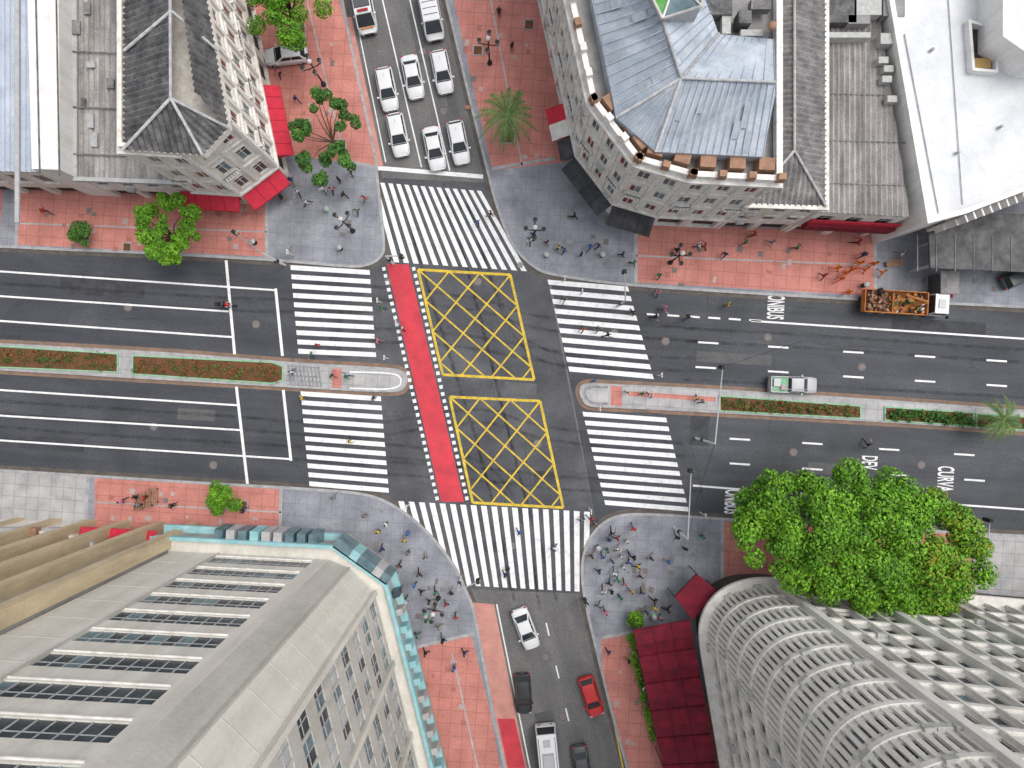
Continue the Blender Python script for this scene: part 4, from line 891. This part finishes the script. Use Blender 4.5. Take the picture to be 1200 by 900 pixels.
for x in (-.62,.65):
    n=14
    m.tube([(x+.28*math.cos(2*math.pi*i/n),0,.31+.28*math.sin(2*math.pi*i/n)) for i in range(n+1)],.055,rubber,6,False); m.tube([(x,-.06,.31),(x,.06,.31)],.08,hub,8)
    for i in range(6): m.tube([(x,0,.31),(x+.26*math.cos(i*1.047),0,.31+.26*math.sin(i*1.047))],.008,hub,4)
m.tube([(-.62,.08,.31),(-.1,.06,.4),(.1,0,.6),(.45,0,.85),(.65,.07,.31)],[.03,.05,.06,.05,.03],ironm,6)
m.sphere((.12,0,.78),.24,PR,10,(1.2,.65,.6)); m.sphere((-.4,0,.76),.3,seam,10,(1.3,.5,.3)); m.box((.0,0,.45),(.4,.26,.3),hub); m.tube([(.42,-.36,1.0),(.46,0,.95),(.42,.36,1.0)],.02,ironm,6); m.sphere((.6,0,.85),.1,lightm,8); m.tube([(-.7,-.12,.35),(0,-.12,.35)],.05,hub,6); m.box((-.75,0,.95),(.35,.38,.3),seam,0,.9)
x,y=g2(268,358); place(m.mesh('motorcycle'),'motorcycle',(x,y,.012),math.radians(-4),scale=1.1); person('motorcyclist',266,358,rot=math.radians(-4),top='black',bot='jeans',pose='sit',z=.06)
# ------------------------------------------------------------------ street furniture
def lamp_mesh():
    m=MB(); m.tube([(0,0,0),(0,0,.5),(0,0,.55),(0,0,4.6)],[.28,.2,.1,.06],ironm,10)
    m.tube([(0,0,4.6),(0,0,5.1)],.05,ironm,6); m.sphere((0,0,5.35),.26,globe,10); m.tube([(0,0,5.05),(0,0,5.18)],[.2,.12],ironm,8)
    for i in range(4):
        a=i*math.pi/2+.4; c,s=math.cos(a),math.sin(a); m.tube([(0,0,4.1),(.45*c,.45*s,4.0),(.85*c,.85*s,4.25),(.9*c,.9*s,4.45)],.06,ironm,6); m.tube([(.9*c,.9*s,4.42),(.9*c,.9*s,4.52)],[.2,.1],ironm,8); m.sphere((.9*c,.9*s,4.7),.22,globe,10); m.tube([(.9*c,.9*s,4.86),(.9*c,.9*s,5.0)],[.24,.02],ironm,8)
    return m.mesh('lamp')
lm=lamp_mesh()
for u,v in ((414,271),(625,280),(574,75),(514,700),(380,100),(785,308)): x,y=g2(u,v); place(lm,'ornate_street_lamp',(x,y,KZ),random.random()*3)
def signal(u0,v0,u1,v1,h=6,name='traffic_light'):
    m=MB(); a=G(u0,v0,h);b=G(u1,v1,h); m.tube([(a.x,a.y,0),(a.x,a.y,h)],[.13,.09],steel,8); m.tube([a,b],[.08,.05],steel,8)
    ang=math.atan2(b.y-a.y,b.x-a.x); m.box((b.x,b.y,h-.3),(.35,.35,1.1),seam,ang)
    for k,c in enumerate((tail,ypaint,greenk)): m.sphere((b.x+.17,b.y,h-.65+k*.33),.11,c,8)
    m.box((a.x,a.y,2.6),(.3,.3,.7),seam); m.obj(name)
signal(806,632,810,552);signal(838,520,847,430,7);signal(733,352,732,318,5.5);signal(536,692,560,682,5);signal(306,296,274,272,7);signal(452,300,470,300,4.5)
signal(691,718,686,705,5);signal(1157,645,1160,610,5.5)
def post(u,v,h,name='bollard_post'):
    m=MB(); x,y=g2(u,v); m.tube([(x,y,0),(x,y,h)],.06,steel,6); m.box((x,y,h-.3),(.08,.5,.5),trim); m.obj(name)
for u,v in ((447,355),(468,380),(680,345),(660,330),(455,420),(770,440),(700,478),(345,300),(480,590),(820,600),(690,595)): post(u,v,2.6,'sign_post')
def bench(u,v,a):
    m=MB()
    for k in range(3): m.box((0,-.2+k*.2,.45),(1.8,.15,.05),brown)
    for s in (-.7,.7): m.box((s,0,.22),(.1,.5,.42),ironm)
    m.box((0,.32,.75),(1.8,.05,.3),brown); x,y=g2(u,v); place(m.mesh('bench'),'park_bench',(x,y,KZ),a)
for u,v,a in ((178,584,1.5),(184,580,1.6),(168,587,1.4),(1045,310,.1)): bench(u,v,a)
def bin_(u,v):
    m=MB(); m.tube([(0,0,.0),(0,0,.9)],[.22,.28],greenk if random.random()<.3 else ironm,10); m.tube([(0,0,.9),(0,0,.96)],.3,steel,10); x,y=g2(u,v); place(m.mesh('bin'),'litter_bin',(x,y,KZ))
for u,v in ((385,247),(640,300),(705,300),(500,720),(700,640),(765,720),(1010,335),(400,292),(300,285)): bin_(u,v)
m=MB(); x,y=g2(1095,335); m.box((x,y,1.3),(1.5,2.0,2.4),PD,0,1); m.box((x,y,2.6),(1.9,2.4,.15),corr_g); m.box((x,y-1.25,1.9),(1.5,.5,.06),maroon); m.obj('newsstand_kiosk')
def cable(a,b,sag=.6,name='overhead_cable'):
    m=MB(); a=Vector(a);b=Vector(b); m.tube([a.lerp(b,t/12)-Vector((0,0,sag*4*(t/12)*(1-t/12))) for t in range(13)],.022,ironm,4); m.obj(name)
cable(G(847,430,7),G(940,400,6.5));cable(G(808,0,17),G(905,150,18),.3);cable(G(838,520,7),G(806,632,6))
# ------------------------------------------------------------------ light, camera
w=bpy.data.worlds.new('World'); sc.world=w; w.use_nodes=True; nt=w.node_tree; bg=nt.nodes['Background']; sky=nt.nodes.new('ShaderNodeTexSky'); sky.sky_type='NISHITA'; sky.sun_disc=False
AZ=math.radians(60); EL=math.radians(66)
sky.sun_elevation=EL; sky.sun_rotation=AZ; sky.dust_density=4
hs=nt.nodes.new('ShaderNodeHueSaturation'); hs.inputs['Saturation'].default_value=.35; hs.inputs['Value'].default_value=1.45; nt.links.new(sky.outputs[0],hs.inputs['Color']); nt.links.new(hs.outputs[0],bg.inputs['Color']); bg.inputs['Strength'].default_value=.15
sd=bpy.data.lights.new('sun','SUN'); sd.energy=.9; sd.angle=math.radians(35); sd.color=(1,.97,.93); so=bpy.data.objects.new('sun',sd); sc.collection.objects.link(so)
dv=Vector((math.sin(AZ)*math.cos(EL),math.cos(AZ)*math.cos(EL),math.sin(EL))); so.rotation_euler=dv.to_track_quat('Z','Y').to_euler()
cd_=bpy.data.cameras.new('camera'); cam=bpy.data.objects.new('camera',cd_); sc.collection.objects.link(cam); cam.location=(0,0,H); cam.rotation_euler=(0,0,0); cd_.sensor_width=36; cd_.lens=36*814/1200; cd_.clip_end=5000; sc.camera=cam
sc.view_settings.view_transform='Standard'; sc.view_settings.look='None'; sc.view_settings.exposure=0
